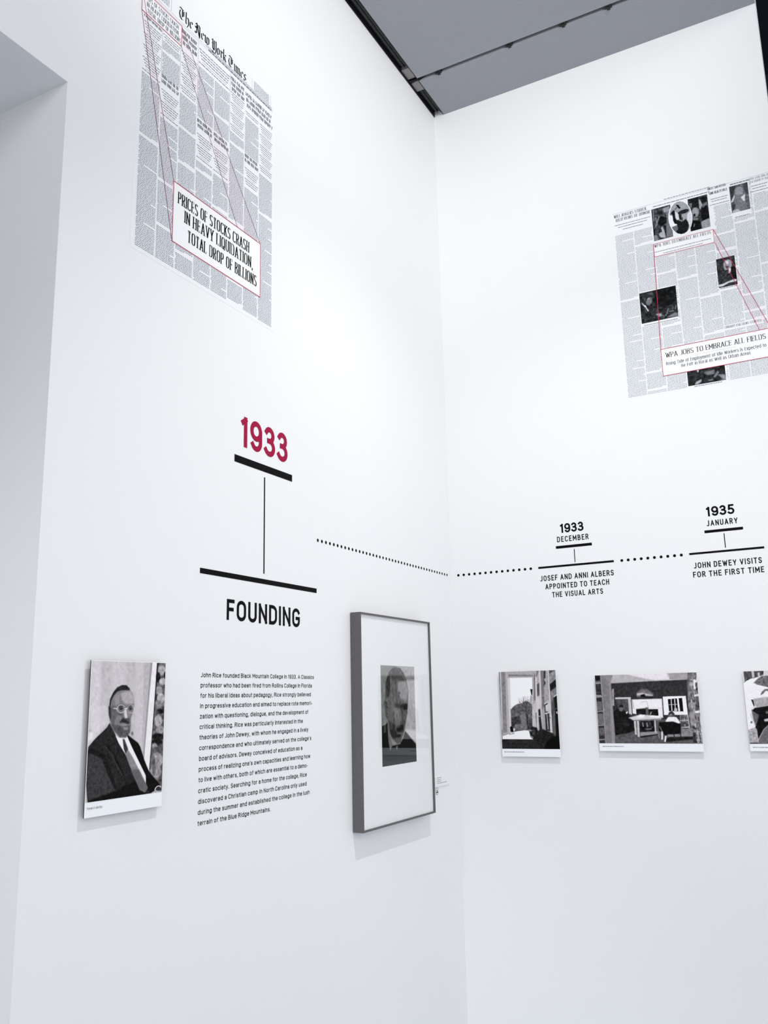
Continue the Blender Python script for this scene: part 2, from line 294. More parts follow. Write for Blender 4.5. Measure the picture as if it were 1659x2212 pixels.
# ------------------------------------------------------------------ printed pictures
class Print:
    """a photograph printed in greys: tones per vertex of a fine flat grid"""
    def __init__(s, wall, off, tl, tr, bl, conv, res, base=128, aspect_uv=None):
        s.wall, s.off, s.conv = wall, off, conv
        if aspect_uv: s.u0, s.u1, s.v0, s.v1 = aspect_uv
        else:
            a, b_, c = (uvp(wall, *conv(*p), off) for p in (tl, tr, bl))
            s.u0, s.u1 = (a[0] + c[0]) / 2, b_[0] + (c[0] - a[0]) / 2; s.v1, s.v0 = (a[1] + b_[1]) / 2, c[1]
        s.nx = res; s.ny = int(res * (s.v1 - s.v0) / (s.u1 - s.u0)); s.g = np.full((s.ny, s.nx), float(base))
        s.U, s.V = np.meshgrid(np.linspace(s.u0, s.u1, s.nx), np.linspace(s.v0, s.v1, s.ny))
    def mask(s, pts, blur):
        P = [uvp(s.wall, *s.conv(*p), s.off) for p in pts]; m_ = np.zeros(s.g.shape)
        du = (s.u1 - s.u0) / s.nx / 3; dv = (s.v1 - s.v0) / s.ny / 3
        for ou in (-1, 0, 1):
            for ov in (-1, 0, 1):
                ins = np.zeros(s.g.shape, bool); n = len(P)
                U = s.U + ou * du; V = s.V + ov * dv
                for i in range(n):
                    (x1, y1), (x2, y2) = P[i], P[(i + 1) % n]
                    if y1 == y2: continue
                    ins ^= ((y1 > V) != (y2 > V)) & (U < (x2 - x1) * (V - y1) / (y2 - y1) + x1)
                m_ += ins / 9
        for _ in range(blur):
            m_ = (np.pad(m_, 1, 'edge')[:-2, 1:-1] + np.pad(m_, 1, 'edge')[2:, 1:-1] + m_ * 2) / 4
            m_ = (np.pad(m_, 1, 'edge')[1:-1, :-2] + np.pad(m_, 1, 'edge')[1:-1, 2:] + m_ * 2) / 4
        return m_
    def p(s, gray, pts, blur=1, noise=0, al=1.0):
        m_ = s.mask(pts, blur) * al; t_ = gray
        if noise: t_ = gray + s.cloud(noise)
        s.g = s.g * (1 - m_) + t_ * m_
    def cloud(s, amp, cell=5):
        h, w = s.g.shape; a = rng.normal(0, amp, (h // cell + 3, w // cell + 3))
        yy = np.arange(h) / cell; xx = np.arange(w) / cell; yi = yy.astype(int); xi = xx.astype(int); fy = (yy - yi)[:, None]; fx = (xx - xi)[None]
        A = a[yi][:, xi]; B = a[yi][:, xi + 1]; C = a[yi + 1][:, xi]; D = a[yi + 1][:, xi + 1]
        return (A * (1 - fx) + B * fx) * (1 - fy) + (C * (1 - fx) + D * fx) * fy
    def l(s, gray, pts, w, blur=0, al=1.0):                 # a line, w in crop pixels
        for (x1, y1), (x2, y2) in zip(pts, pts[1:]):
            L = math.hypot(x2 - x1, y2 - y1) or 1; nx, ny = -(y2 - y1) / L * w / 2, (x2 - x1) / L * w / 2
            s.p(gray, [(x1 + nx, y1 + ny), (x2 + nx, y2 + ny), (x2 - nx, y2 - ny), (x1 - nx, y1 - ny)], blur, 0, al)
    def e(s, gray, cx, cy, rx, ry, blur=1, noise=0, al=1.0):
        s.p(gray, [(cx + rx * math.cos(t * .3927), cy + ry * math.sin(t * .3927)) for t in range(16)], blur, noise, al)
    def ring(s, gray, cx, cy, r, w, a0=0, a1=360, ry=None):
        s.l(gray, [(cx + r * math.cos(math.radians(a)), cy + (ry or r) * math.sin(math.radians(a))) for a in np.linspace(a0, a1, 17)], w)
    def build(s, name, parent, tint=(1, 1, 1), grain=5, mask=None, label=None):
        q_ = np.clip(1.25 - s.g / 215, .12, 1); g = s.g + (rng.normal(0, grain, s.g.shape) + s.cloud(grain * .7, 3)) * q_; g = np.clip(g - 7 * (1 - g / 255) - 5 * np.sin(g / 255 * math.pi), 6, 252)
        h, w = g.shape; pw = np.array(parent_world(parent)); me = bpy.data.meshes.new(name)
        if s.wall is LW: co = np.stack([np.full(g.shape, s.off), s.U, s.V], -1)
        else: co = np.stack([s.U, np.full(g.shape, -s.off), s.V], -1)
        co = co.reshape(-1, 3) - pw; idx = np.arange(h * w).reshape(h, w)
        q = np.stack([idx[:-1, :-1], idx[:-1, 1:], idx[1:, 1:], idx[1:, :-1]], -1).reshape(-1, 4)
        if mask is not None:
            mm = s.mask(mask, 0)[:-1, :-1].reshape(-1) > .5; q = q[mm]
            used, inv = np.unique(q, return_inverse=True); q = inv.reshape(-1, 4); co = co[used]; gg = g.reshape(-1)[used]
        else: gg = g.reshape(-1)
        me.vertices.add(len(co)); me.vertices.foreach_set('co', co.astype('f').ravel())
        me.loops.add(q.size); me.loops.foreach_set('vertex_index', q.astype('i').ravel())
        me.polygons.add(len(q)); me.polygons.foreach_set('loop_start', np.arange(0, q.size, 4, dtype='i'))
        at = me.color_attributes.new('Col', 'FLOAT_COLOR', 'POINT')
        c = np.ones((len(co), 4)); lin = s2l(gg)
        for i in range(3): c[:, i] = np.clip(lin * 1.2 * tint[i] - .004, .002, .93)
        at.data.foreach_set('color', c.astype('f').ravel()); me.materials.append(M_print); me.update(calc_edges=True); me.validate()
        o = bpy.data.objects.new(name, me); sc.collection.objects.link(o); o.parent = parent
        if label: o['label'] = label
        return o
def crop(ox, oy, sc_): return lambda x, y: (ox + x / sc_, oy + y / sc_)
WARM = (1.0, .94, .975); COOL = (.94, .98, 1.06)

def mounted_photo(label, wall, u0, u1, v0, v1, vp, off=.0155, edge=None):
    """a thin board held off the wall on a block: print above, white caption strip below vp"""
    t_ = thing('mounted_photograph', label, 'photograph', wall((u0 + u1) / 2, v0, 0))
    b = MB(); b.wbox(wall, u0, u1, v0, v1, off - .0035, off - .0004); b.build('board', edge or M_board, t_)
    b = MB(); b.wbox(wall, u0 + .04, u1 - .04, v0 + .08, v1 - .08, 0.0002, off - .0034); b.build('mounting_block', M_block, t_)
    b = MB(); b.wbox(wall, u0, u1, v0, v1, off - .0004, off); b.build('face_sheet', M_board, t_, 'white sheet with a caption strip below the picture')
    return t_
def word_line(b, wall, u0, u1, v0, h, o, wmin=.3, wmax=1.0, gap=.25):
    u = u0
    while u < u1:
        w = random.uniform(wmin, wmax) * h * 5
        e = min(u + w, u1)
        if e - u > h * .6: b.quad(wall, u, e, v0, v0 + h, o)
        u = e + h * gap * 3

# ------------------------------------------------------------------ mounted photographs
def extents(wall, off, tl, tr, bl, br):
    a, b_, c, d = (uvp(wall, *q, off) for q in (tl, tr, bl, br))
    return (a[0] + c[0]) / 2, (b_[0] + d[0]) / 2, (c[1] + d[1]) / 2, (a[1] + b_[1]) / 2
OB = .0155; OP = .0160
# --- the seated man in glasses, left wall
u0, u1, v0, v1 = extents(LW, OB, (200.3, 1426.2), (360.7, 1430.9), (178.9, 1767.9), (346.7, 1742))
t = mounted_photo('mounted black and white portrait of a seated man in round glasses, suit and tie', LW, u0, u1, v0, v1, 0, edge=M_edge)
cv = crop(150, 1400, 5.268)
vp = uvp(LW, *cv(600, 1700), OP)[1]
pr = Print(LW, OP, None, None, None, cv, 230, 196, (u0 + .0015, u1 - .0015, vp, v1 - .0015))
for x, g in ((300, 208), (420, 188), (560, 200), (700, 186), (840, 196), (900, 176)):
    pr.p(g, [(x - 50, 130), (x + 60, 130), (x + 30, 1800), (x - 90, 1800)], 6, 7, .7)
pr.p(212, [(240, 700), (430, 650), (440, 850), (250, 1050)], 8, 4, .6)
pr.p(150, [(922, 150), (945, 150), (905, 600), (848, 1250), (838, 1240), (890, 600)], 1)
pr.p(228, [(948, 150), (998, 150), (970, 620), (905, 1440), (850, 1270), (905, 600)], 1, 3)
pr.p(96, [(998, 150), (1130, 150), (1110, 800), (1060, 1600), (905, 1420), (965, 620)], 0, 22)
for g, x, y, rx, ry in ((168, 1050, 255, 45, 60), (40, 1010, 330, 26, 60), (175, 1060, 380, 40, 40), (30, 1092, 310, 16, 40), (150, 1020, 480, 40, 50), (176, 1040, 570, 45, 60),
                        (140, 1010, 640, 45, 50), (52, 1035, 720, 45, 30), (170, 1010, 830, 45, 70), (150, 1030, 930, 45, 50), (34, 1010, 1010, 70, 40), (38, 1000, 1070, 60, 40), (150, 970, 1120, 30, 40),
                        (90, 1000, 1160, 60, 35), (158, 1000, 1270, 62, 85), (150, 980, 1400, 60, 90), (110, 960, 1340, 20, 120)):
    pr.e(g, x, y, rx, ry, 2, 16)
pr.p(30, [(998, 170), (1012, 170), (925, 1250), (905, 1400), (950, 900)], 1)
pr.p(46, [(458, 850), (425, 905), (290, 1035), (215, 1125), (190, 1300), (185, 1500), (203, 1765), (540, 1722), (930, 1660), (1040, 1570), (905, 1405), (848, 1270), (805, 1120), (780, 1080), (655, 980), (600, 1060), (530, 1000)], 1, 5)
pr.p(66, [(215, 1200), (330, 1180), (420, 1300), (480, 1500), (535, 1610), (400, 1690), (215, 1740), (195, 1500)], 4, 5)
pr.p(36, [(225, 1140), (400, 1190), (440, 1300), (540, 1600), (520, 1620), (420, 1400), (370, 1260), (220, 1190)], 2, 3)
pr.l(26, [(420, 1105), (500, 1200), (560, 1330), (620, 1450)], 12, 1); pr.l(76, [(405, 1110), (480, 1220), (545, 1350), (600, 1440)], 6, 1)
pr.p(24, [(655, 985), (780, 1080), (806, 1130), (850, 1270), (905, 1405), (1040, 1565), (930, 1655), (880, 1600), (868, 1450), (800, 1330), (700, 1110)], 1, 3)
pr.p(22, [(540, 1620), (760, 1500), (800, 1620), (880, 1660), (560, 1720), (230, 1760), (215, 1735)], 4, 2, .8)
pr.p(232, [(524, 995), (570, 1025), (655, 1000), (702, 1108), (790, 1290), (868, 1450), (870, 1540), (760, 1420), (640, 1215), (560, 1080)], 0, 3)
pr.p(140, [(610, 1035), (650, 1130), (715, 1230), (800, 1400), (892, 1590), (860, 1640), (800, 1610), (700, 1380), (630, 1190)], 1, 6)
pr.p(104, [(700, 1380), (790, 1380), (892, 1590), (860, 1640), (800, 1610)], 4, 3)
pr.p(66, [(606, 1030), (628, 1040), (668, 1150), (640, 1200), (618, 1150)], 1, 4)
pr.p(132, [(462, 640), (500, 520), (560, 465), (680, 455), (722, 520), (738, 640), (728, 720), (702, 790), (700, 880), (690, 960), (640, 1020), (570, 1015), (495, 930), (462, 830), (446, 760), (446, 665)], 1, 5)
pr.p(46, [(453, 655), (462, 580), (500, 500), (545, 445), (600, 420), (650, 422), (686, 460), (684, 480), (600, 478), (545, 495), (505, 540), (478, 600), (466, 665)], 1, 4)
pr.p(172, [(580, 520), (640, 490), (700, 490), (732, 560), (728, 630), (640, 640), (600, 590)], 4, 4)
pr.p(150, [(520, 560), (570, 520), (570, 640), (520, 650)], 4, 3); pr.p(104, [(466, 660), (520, 650), (540, 760), (500, 900), (462, 820)], 4, 4)
pr.p(64, [(443, 665), (462, 660), (474, 690), (476, 770), (464, 820), (448, 760)], 1, 4)
pr.p(84, [(540, 655), (610, 640), (622, 665), (560, 680)], 2); pr.p(80, [(655, 660), (700, 645), (715, 665), (665, 675)], 2)
pr.e(62, 588, 688, 24, 20, 2); pr.e(58, 694, 690, 20, 18, 2); pr.p(96, [(540, 720), (610, 740), (600, 770), (540, 760)], 3)
pr.ring(214, 588, 692, 44, 6, 20, 330, 46); pr.ring(198, 698, 694, 38, 5, 200, 500, 46); pr.l(225, [(500, 684), (544, 692)], 7); pr.l(230, [(628, 688), (660, 686)], 9)
pr.p(206, [(628, 695), (650, 695), (660, 790), (640, 810), (622, 760)], 2); pr.p(76, [(592, 770), (625, 800), (680, 800), (692, 850), (660, 812), (610, 815)], 2)
pr.p(56, [(566, 850), (600, 800), (650, 812), (690, 850), (668, 866), (620, 850)], 2); pr.p(150, [(600, 872), (660, 868), (650, 884), (610, 884)], 1)
pr.p(92, [(468, 860), (560, 880), (600, 895), (690, 880), (688, 960), (640, 1018), (572, 1012), (500, 935)], 4, 8); pr.p(150, [(610, 900), (668, 900), (660, 930), (620, 930)], 3)
pr.e(120, 715, 972, 14, 22, 2); pr.l(150, [(215, 940), (245, 942)], 8, 1); pr.p(225, [(225, 960), (265, 960), (262, 1040), (215, 1060)], 3)
pr.p(180, [(925, 1650), (990, 1610), (1048, 1595), (1048, 1650), (960, 1670)], 1, 8); pr.p(60, [(975, 1600), (1010, 1575), (1050, 1590), (1045, 1620), (1000, 1625)], 1)
pr.ring(236, 1018, 1625, 46, 9, 185, 300, 56); pr.p(190, [(186, 1500), (195, 1650), (205, 1768), (160, 1775), (172, 1600)], 1, 3)
pr.build('print', t, WARM, 6)
cs = Lp(*cv(200, 1842), OP); ce = Lp(*cv(375, 1818), OP)
b = MB(); letter_line(b, LW, OP, 'Portrait of John Rice', cs[0], ce[0], (cs[1] + ce[1]) / 2, .0058, .11, gap=.11, space=.3); b.build('caption', M_grey, t)

# --- portico and snowy yard, right wall
u0, u1, v0, v1 = extents(RW, OB, (1077.5, 1450.8), (1200.5, 1447.5), (1084.9, 1633.3), (1210.8, 1635.9))
t = mounted_photo('upright mounted photograph of a tall portico, bare tree and snowy yard', RW, u0, u1, v0, v1, 0)
cv = crop(1060, 1430, 9.618); vp = uvp(RW, *cv(800, 1806), OP)[1]
pr = Print(RW, OP, None, None, None, cv, 200, 150, (u0 + .001, u1 - .001, vp, v1 - .001))
pr.p(158, [(150, 190), (400, 190), (440, 1500), (200, 1560)], 0, 6)
pr.p(132, [(225, 190), (295, 190), (335, 1480), (262, 1500)], 3, 8); pr.p(176, [(305, 190), (345, 190), (400, 1480), (345, 1480)], 2, 4); pr.p(205, [(345, 330), (388, 330), (432, 1450), (395, 1460)], 1, 4)
pr.p(120, [(168, 190), (192, 190), (240, 1520), (215, 1550)], 1, 8); pr.p(222, [(192, 190), (205, 190), (245, 1400), (232, 1400)], 1)
pr.p(170, [(350, 150), (1010, 150), (900, 320), (385, 325)], 1, 6); pr.p(126, [(370, 262), (880, 268), (880, 300), (385, 294)], 2, 6); pr.p(110, [(372, 265), (400, 265), (395, 295), (372, 290)], 1)
pr.p(240, [(392, 330), (862, 322), (885, 900), (800, 1000), (560, 1000), (415, 1000)], 1, 1)
pr.p(172, [(860, 322), (1000, 170), (1050, 170), (1100, 1400), (960, 1480), (890, 1400)], 0, 6)
pr.p(112, [(895, 280), (925, 240), (930, 800), (905, 800)], 2, 8); pr.p(212, [(925, 300), (950, 300), (985, 1440), (955, 1440)], 1); pr.p(205, [(1000, 180), (1032, 180), (1060, 1360), (1030, 900)], 1)
pr.p(120, [(955, 180), (1000, 180), (960, 300), (940, 320)], 1, 6); pr.p(92, [(958, 470), (1010, 425), (1014, 700), (966, 715)], 1, 8); pr.p(195, [(955, 720), (1020, 700), (1030, 960), (960, 1000)], 2, 8)
pr.p(190, [(860, 900), (950, 850), (960, 1400), (880, 1330), (856, 1300)], 2, 5)
pr.p(166, [(1032, 170), (1215, 170), (1290, 1560), (1080, 1420)], 0, 8); pr.p(120, [(1032, 170), (1090, 170), (1120, 900), (1075, 1000)], 3, 8)
pr.p(206, [(1185, 170), (1212, 170), (1290, 1500), (1235, 1500), (1225, 900)], 1, 4)
pr.p(84, [(1206, 170), (1360, 170), (1450, 1815), (1330, 1815), (1290, 1500), (1225, 500)], 0, 10)
pr.p(140, [(1210, 250), (1340, 170), (1358, 360), (1220, 480)], 1, 12); pr.p(128, [(1240, 610), (1370, 520), (1380, 660), (1300, 720), (1250, 900)], 1, 10)
pr.p(40, [(1224, 470), (1356, 352), (1366, 500), (1240, 605)], 1, 4); pr.p(34, [(1312, 725), (1378, 690), (1392, 960), (1330, 970)], 1, 4); pr.p(190, [(1300, 715), (1375, 660), (1378, 690), (1312, 735)], 0)
pr.p(60, [(1094, 190), (1136, 180), (1140, 440), (1104, 515)], 1, 10); pr.p(205, [(1115, 340), (1140, 345), (1138, 410), (1120, 400)], 1)
pr.p(200, [(1110, 860), (1225, 790), (1240, 1060), (1130, 1080)], 1, 6); pr.p(58, [(1110, 890), (1185, 846), (1186, 872), (1135, 905), (1145, 1032), (1190, 1025), (1190, 1045), (1125, 1056)], 0)
pr.p(44, [(990, 990), (1026, 970), (1040, 1110), (1000, 1120)], 1, 4); pr.p(42, [(998, 1145), (1038, 1125), (1070, 1400), (1015, 1400)], 1, 4); pr.p(92, [(932, 1060), (950, 1050), (962, 1400), (940, 1230)], 1, 6)
pr.p(52, [(1126, 1080), (1212, 1058), (1236, 1440), (1145, 1420)], 1, 4); pr.l(205, [(1166, 1070), (1195, 1400)], 12); pr.l(205, [(1130, 1080), (1215, 1056)], 12); pr.l(60, [(1210, 1155), (1245, 1160)], 16)
pr.p(26, [(1335, 990), (1396, 970), (1440, 1815), (1370, 1815)], 1, 4); pr.p(200, [(1360, 1030), (1380, 1020), (1388, 1070), (1368, 1080)], 1); pr.p(100, [(1270, 1180), (1330, 1000), (1345, 1500), (1300, 1560)], 3, 8)
pr.p(214, [(600, 780), (690, 700), (780, 700), (830, 800), (700, 850), (570, 870)], 6, 8, .7)
pr.p(100, [(415, 985), (490, 910), (560, 870), (640, 860), (720, 810), (800, 830), (858, 880), (862, 1440), (440, 1450)], 2, 16)
pr.p(66, [(428, 1150), (600, 1130), (640, 1260), (600, 1420), (436, 1430)], 5, 12); pr.p(132, [(620, 1080), (715, 1060), (745, 1250), (680, 1330), (630, 1260)], 6, 10, .7)
pr.p(110, [(500, 1290), (760, 1280), (780, 1420), (500, 1430)], 4, 22); pr.p(70, [(790, 1200), (860, 1180), (862, 1400), (800, 1400)], 3, 10)
for q in ([(750, 1130), (700, 1010), (640, 960), (560, 940)], [(745, 1100), (725, 960), (690, 860), (640, 800)], [(745, 1100), (735, 900), (740, 790)], [(750, 1120), (790, 1000), (820, 900), (830, 820)], [(752, 1140), (810, 1060), (850, 1020)],
          [(700, 1010), (650, 1020), (600, 1010)], [(735, 900), (780, 780)], [(690, 860), (680, 760)], [(725, 960), (660, 900), (590, 820)]):
    pr.l(62, q, 11, 1, .8)
pr.l(46, [(748, 1090), (765, 1250), (782, 1400)], 26, 1)
pr.p(34, [(818, 562), (866, 565), (862, 708), (840, 670)], 0); pr.p(168, [(828, 680), (866, 710), (870, 900), (805, 840)], 1, 5)
pr.p(250, [(248, 1600), (252, 1535), (360, 1505), (540, 1440), (700, 1420), (800, 1425), (830, 1560), (918, 1582), (875, 1608)], 0, 1)
pr.p(150, [(240, 1450), (340, 1440), (345, 1510), (250, 1525)], 2, 14)
pr.p(40, [(795, 1420), (850, 1340), (960, 1360), (985, 1440), (1040, 1380), (1100, 1400), (1290, 1480), (1370, 1600), (1442, 1815), (900, 1815), (900, 1620), (830, 1560)], 3, 8)
pr.p(150, [(800, 1400), (870, 1410), (850, 1440), (810, 1440)], 1, 30); pr.p(170, [(820, 1530), (900, 1570), (850, 1575)], 1, 10); pr.e(66, 890, 1460, 40, 60, 3, 20)
pr.p(46, [(225, 1606), (920, 1608), (1060, 1830), (230, 1830)], 1, 5); pr.p(20, [(1200, 1600), (1450, 1500), (1450, 1830), (1100, 1830)], 6, 3)
pr.p(22, [(400, 1352), (432, 1330), (466, 1372), (478, 1452), (412, 1452)], 0); pr.l(120, [(385, 1508), (495, 1482)], 16, 1); pr.l(215, [(415, 1455), (435, 1500)], 14); pr.p(225, [(468, 1378), (502, 1378), (492, 1445), (478, 1445)], 0)
for k in range(90):                                   # twigs, undergrowth and clapboards
    x = random.uniform(430, 860); y = random.uniform(880, 1400); pr.l(random.choice((60, 80, 150, 165)), [(x, y), (x + random.uniform(-40, 40), y - random.uniform(10, 60))], 5, 0, .45)
for k in range(24):
    x = random.uniform(560, 840); y = random.uniform(760, 900); pr.l(120, [(x, y), (x + random.uniform(-30, 30), y - random.uniform(20, 80))], 4, 0, .5)
for k in range(34):
    y = 200 + k * 34; pr.l(128, [(1040 + k * 1.6, y + 60 - k * 1.5), (1195 + k * 1.8, y)], 5, 0, .35)
for k in range(40):
    x = random.uniform(900, 1290); y = random.uniform(1400, 1600); pr.l(random.choice((20, 70, 90)), [(x, y), (x + random.uniform(-20, 20), y + random.uniform(10, 40))], 8, 1, .5)
pr.build('print', t, WARM, 5)
b = MB(); a = Rp(*cv(285, 1868), OP); e = Rp(*cv(695, 1882), OP); word_line(b, RW, a[0], e[0], (a[1] + e[1]) / 2, .0028, OP + .0003); b.build('caption', M_grey, t)

# --- the reading room
u0, u1, v0, v1 = extents(RW, OB, (1283.8, 1458.2), (1504.5, 1452.3), (1296, 1621.5), (1521, 1624.8))
t = mounted_photo('wide mounted photograph of a reading room with table, bookshelves and two readers', RW, u0, u1, v0, v1, 0)
cv = crop(1270, 1440, 6.144); vp = uvp(RW, *cv(800, 1020), OP)[1]
pr = Print(RW, OP, None, None, None, cv, 290, 90, (u0 + .001, u1 - .001, vp, v1 - .001))
pr.p(58, [(60, 100), (165, 100), (240, 1030), (130, 1030)], 0, 10)
for y, h in ((215, 20), (395, 22), (590, 14), (775, 14), (965, 14)): pr.l(150, [(88 + y * .06, y + 6), (168 + y * .06, y)], h, 0)
for q in ([(88, 130), (155, 120), (158, 185), (92, 195)],): pr.p(38, q, 0, 6)
for k in range(7): pr.l(175, [(112 + k * 11, 462), (116 + k * 11, 580)], 6, 0, .7); pr.l(185, [(130 + k * 11, 625), (138 + k * 11, 765)], 6, 0, .7)
for k in range(4): pr.l(190, [(158 + k * 15, 815), (162 + k * 15, 915)], 5, 0, .8); pr.l(170, [(95 + k * 18, 190), (100 + k * 18, 205)], 7)
for k in range(4): pr.l(200, [(110 + k * 18, 375), (113 + k * 18, 390)], 8)
pr.p(128, [(160, 100), (298, 100), (330, 420), (364, 1030), (236, 1030)], 1, 7); pr.l(165, [(168, 112), (238, 1015)], 8, 1); pr.p(148, [(280, 210), (306, 220), (362, 1020), (320, 1020)], 3, 5)
pr.p(180, [(250, 100), (1330, 60), (1315, 175), (870, 192), (305, 222)], 1, 6); pr.p(222, [(500, 100), (1040, 80), (1085, 168), (900, 182), (760, 160)], 6, 3); pr.p(160, [(1070, 78), (1330, 70), (1312, 172), (1085, 170)], 1, 6); pr.p(140, [(170, 112), (330, 106), (300, 220)], 4, 6)
pr.p(58, [(306, 226), (870, 194), (1310, 174), (1340, 700), (345, 700)], 1, 6)
pr.p(128, [(640, 350), (700, 300), (790, 300), (870, 360), (860, 400), (650, 405)], 6, 10, .8); pr.p(190, [(650, 355), (720, 345), (760, 355), (860, 375), (860, 388), (700, 380), (655, 385)], 2, 5); pr.p(30, [(700, 375), (750, 362), (765, 395), (862, 400), (860, 415), (700, 405)], 1)
pr.p(150, [(318, 300), (345, 290), (350, 520), (325, 520)], 1, 20)
pr.p(198, [(358, 410), (568, 404), (584, 640), (545, 625), (530, 432), (365, 434)], 0); pr.p(82, [(372, 434), (528, 432), (545, 625), (400, 560)], 1, 10)
pr.p(230, [(580, 436), (982, 425), (998, 682), (930, 665), (920, 575), (800, 565), (780, 550), (640, 562), (645, 632), (595, 622)], 1, 3); pr.l(170, [(700, 470), (780, 460), (800, 540)], 6, 1); pr.l(190, [(820, 550), (990, 552)], 4)
pr.p(34, [(642, 572), (720, 565), (930, 564), (938, 648), (800, 650), (646, 645)], 0, 8); pr.p(96, [(765, 540), (802, 540), (806, 650), (770, 650)], 1, 8); pr.l(190, [(826, 640), (842, 600)], 12, 1)
pr.p(236, [(993, 398), (1297, 388), (1327, 640), (1010, 640)], 0); pr.p(26, [(1060, 432), (1250, 416), (1268, 596), (1076, 590)], 0)
for x in (1104, 1150): pr.l(225, [(x, 428), (x + 12, 590)], 11)
pr.l(236, [(1192, 420), (1212, 592)], 22); pr.l(190, [(1066, 506), (1200, 500)], 7); pr.e(190, 1165, 575, 22, 30, 1)
pr.p(98, [(1215, 640), (1335, 640), (1355, 835), (1235, 825)], 0, 24); pr.l(205, [(1225, 716), (1330, 712)], 10); pr.l(205, [(1235, 806), (1345, 802)], 10); pr.l(200, [(1322, 640), (1350, 830)], 9)
pr.p(94, [(362, 920), (620, 880), (1210, 830), (1400, 820), (1430, 1040), (364, 1040)], 1, 9); pr.p(136, [(1235, 825), (1375, 822), (1400, 925), (1060, 935), (1060, 900), (1230, 880)], 2, 8)
pr.p(34, [(690, 925), (930, 893), (930, 906), (705, 945)], 1); pr.p(40, [(1005, 1005), (1070, 935), (1400, 928), (1400, 965)], 1, 6)
pr.p(34, [(338, 610), (372, 570), (430, 545), (530, 610), (545, 680), (620, 715), (622, 850), (540, 880), (364, 912)], 1, 5); pr.p(50, [(480, 740), (560, 760), (550, 790), (470, 780)], 3)
pr.p(244, [(412, 572), (430, 568), (450, 545), (468, 572), (440, 580)], 0); pr.p(236, [(500, 606), (532, 596), (516, 630)], 0)
pr.p(42, [(690, 715), (885, 708), (905, 868), (690, 880)], 1, 18)
for x in (725, 780): pr.l(170, [(x, 740), (x + 12, 800)], 12, 1)
pr.l(160, [(775, 830), (850, 826)], 10, 1)
pr.p(150, [(688, 872), (922, 858), (925, 893), (700, 920)], 1, 8)
for q in ([(608, 715), (636, 715), (650, 905), (626, 900)], [(650, 712), (674, 712), (690, 935), (660, 930)], [(878, 708), (896, 708), (908, 872), (890, 872)]): pr.p(196, q, 0, 6)
pr.p(132, [(570, 706), (700, 690), (975, 690), (970, 712), (620, 722)], 1, 12); pr.p(210, [(535, 680), (690, 636), (880, 648), (950, 660), (985, 690), (600, 708)], 1, 8)
pr.p(248, [(648, 672), (692, 635), (762, 642), (735, 676)], 0); pr.p(248, [(812, 668), (842, 648), (945, 655), (960, 678)], 0)
pr.p(236, [(1030, 722), (1060, 672), (1110, 660), (1175, 672), (1226, 742), (1190, 765), (1040, 745)], 1, 8); pr.p(118, [(1062, 655), (1075, 615), (1105, 595), (1140, 620), (1150, 655), (1110, 672)], 1, 26)
pr.p(26, [(945, 738), (1130, 728), (1232, 765), (1236, 890), (1140, 898), (1050, 900), (1046, 965), (1000, 880), (940, 850)], 1, 6); pr.l(30, [(1140, 890), (1145, 930)], 10); pr.l(30, [(1222, 880), (1238, 935)], 10)
pr.l(226, [(985, 860), (985, 970)], 22, 1); pr.l(226, [(1036, 915), (1022, 1000)], 22, 1); pr.l(160, [(930, 860), (950, 950)], 14, 1, .7); pr.l(150, [(950, 790), (985, 860)], 10, 1)
pr.p(124, [(1322, 60), (1460, 60), (1560, 1040), (1420, 1040), (1372, 830), (1335, 610)], 0, 30)
for q, g in (([(1395, 175), (1440, 160), (1448, 200), (1420, 215), (1430, 300), (1405, 300)], 235), ([(1425, 230), (1450, 215), (1465, 300), (1435, 310)], 60), ([(1388, 380), (1470, 358), (1478, 392), (1395, 395)], 215),
             ([(1432, 400), (1480, 395), (1488, 570), (1440, 570)], 96), ([(1418, 590), (1500, 580), (1502, 615), (1422, 615)], 225), ([(1345, 600), (1412, 612), (1434, 790), (1370, 780)], 150), ([(1432, 640), (1500, 635), (1515, 800), (1450, 790)], 130),
             ([(1488, 660), (1505, 650), (1520, 880), (1500, 880)], 220), ([(1375, 790), (1440, 800), (1470, 830), (1400, 830)], 60), ([(1440, 850), (1515, 860), (1530, 1015), (1440, 1010)], 160), ([(1395, 870), (1430, 880), (1450, 1015), (1400, 1010)], 50)):
    pr.p(g, q, 1, 12)
for k in range(70):                                   # books and stones of the right-hand shelves, grain of the left ones
    y = random.uniform(110, 1000); x = 1330 + (y - 100) * .095 + random.uniform(4, 118); h = random.uniform(14, 70)
    pr.l(random.choice((40, 60, 150, 190, 215)), [(x, y), (x + h * .1, min(y + h, 1010))], random.uniform(5, 14), 0, .7)
for k in range(26):
    y = random.choice((650, 735, 822)); x = random.uniform(1222, 1322); pr.l(random.choice((45, 150, 180)), [(x, y - 60 if y > 660 else y), (x + 6, y - 8)], 6, 0, .6)
for k in range(16):
    x = random.uniform(372, 600); pr.l(random.choice((60, 120)), [(x, 440), (x + 20, 560)], 7, 1, .3)
pr.e(110, 440, 560, 30, 34, 1, 10); pr.p(26, [(408, 545), (425, 510), (462, 512), (470, 545), (440, 535)], 1)
pr.p(60, [(1062, 650), (1080, 600), (1120, 590), (1150, 625), (1148, 660), (1128, 640), (1100, 625), (1078, 640)], 1, 8)
pr.build('print', t, WARM, 5)
b = MB(); a = Rp(*cv(195, 1060), OP); e = Rp(*cv(478, 1066), OP); word_line(b, RW, a[0], e[0], (a[1] + e[1]) / 2, .0028, OP + .0003); b.build('caption', M_grey, t)

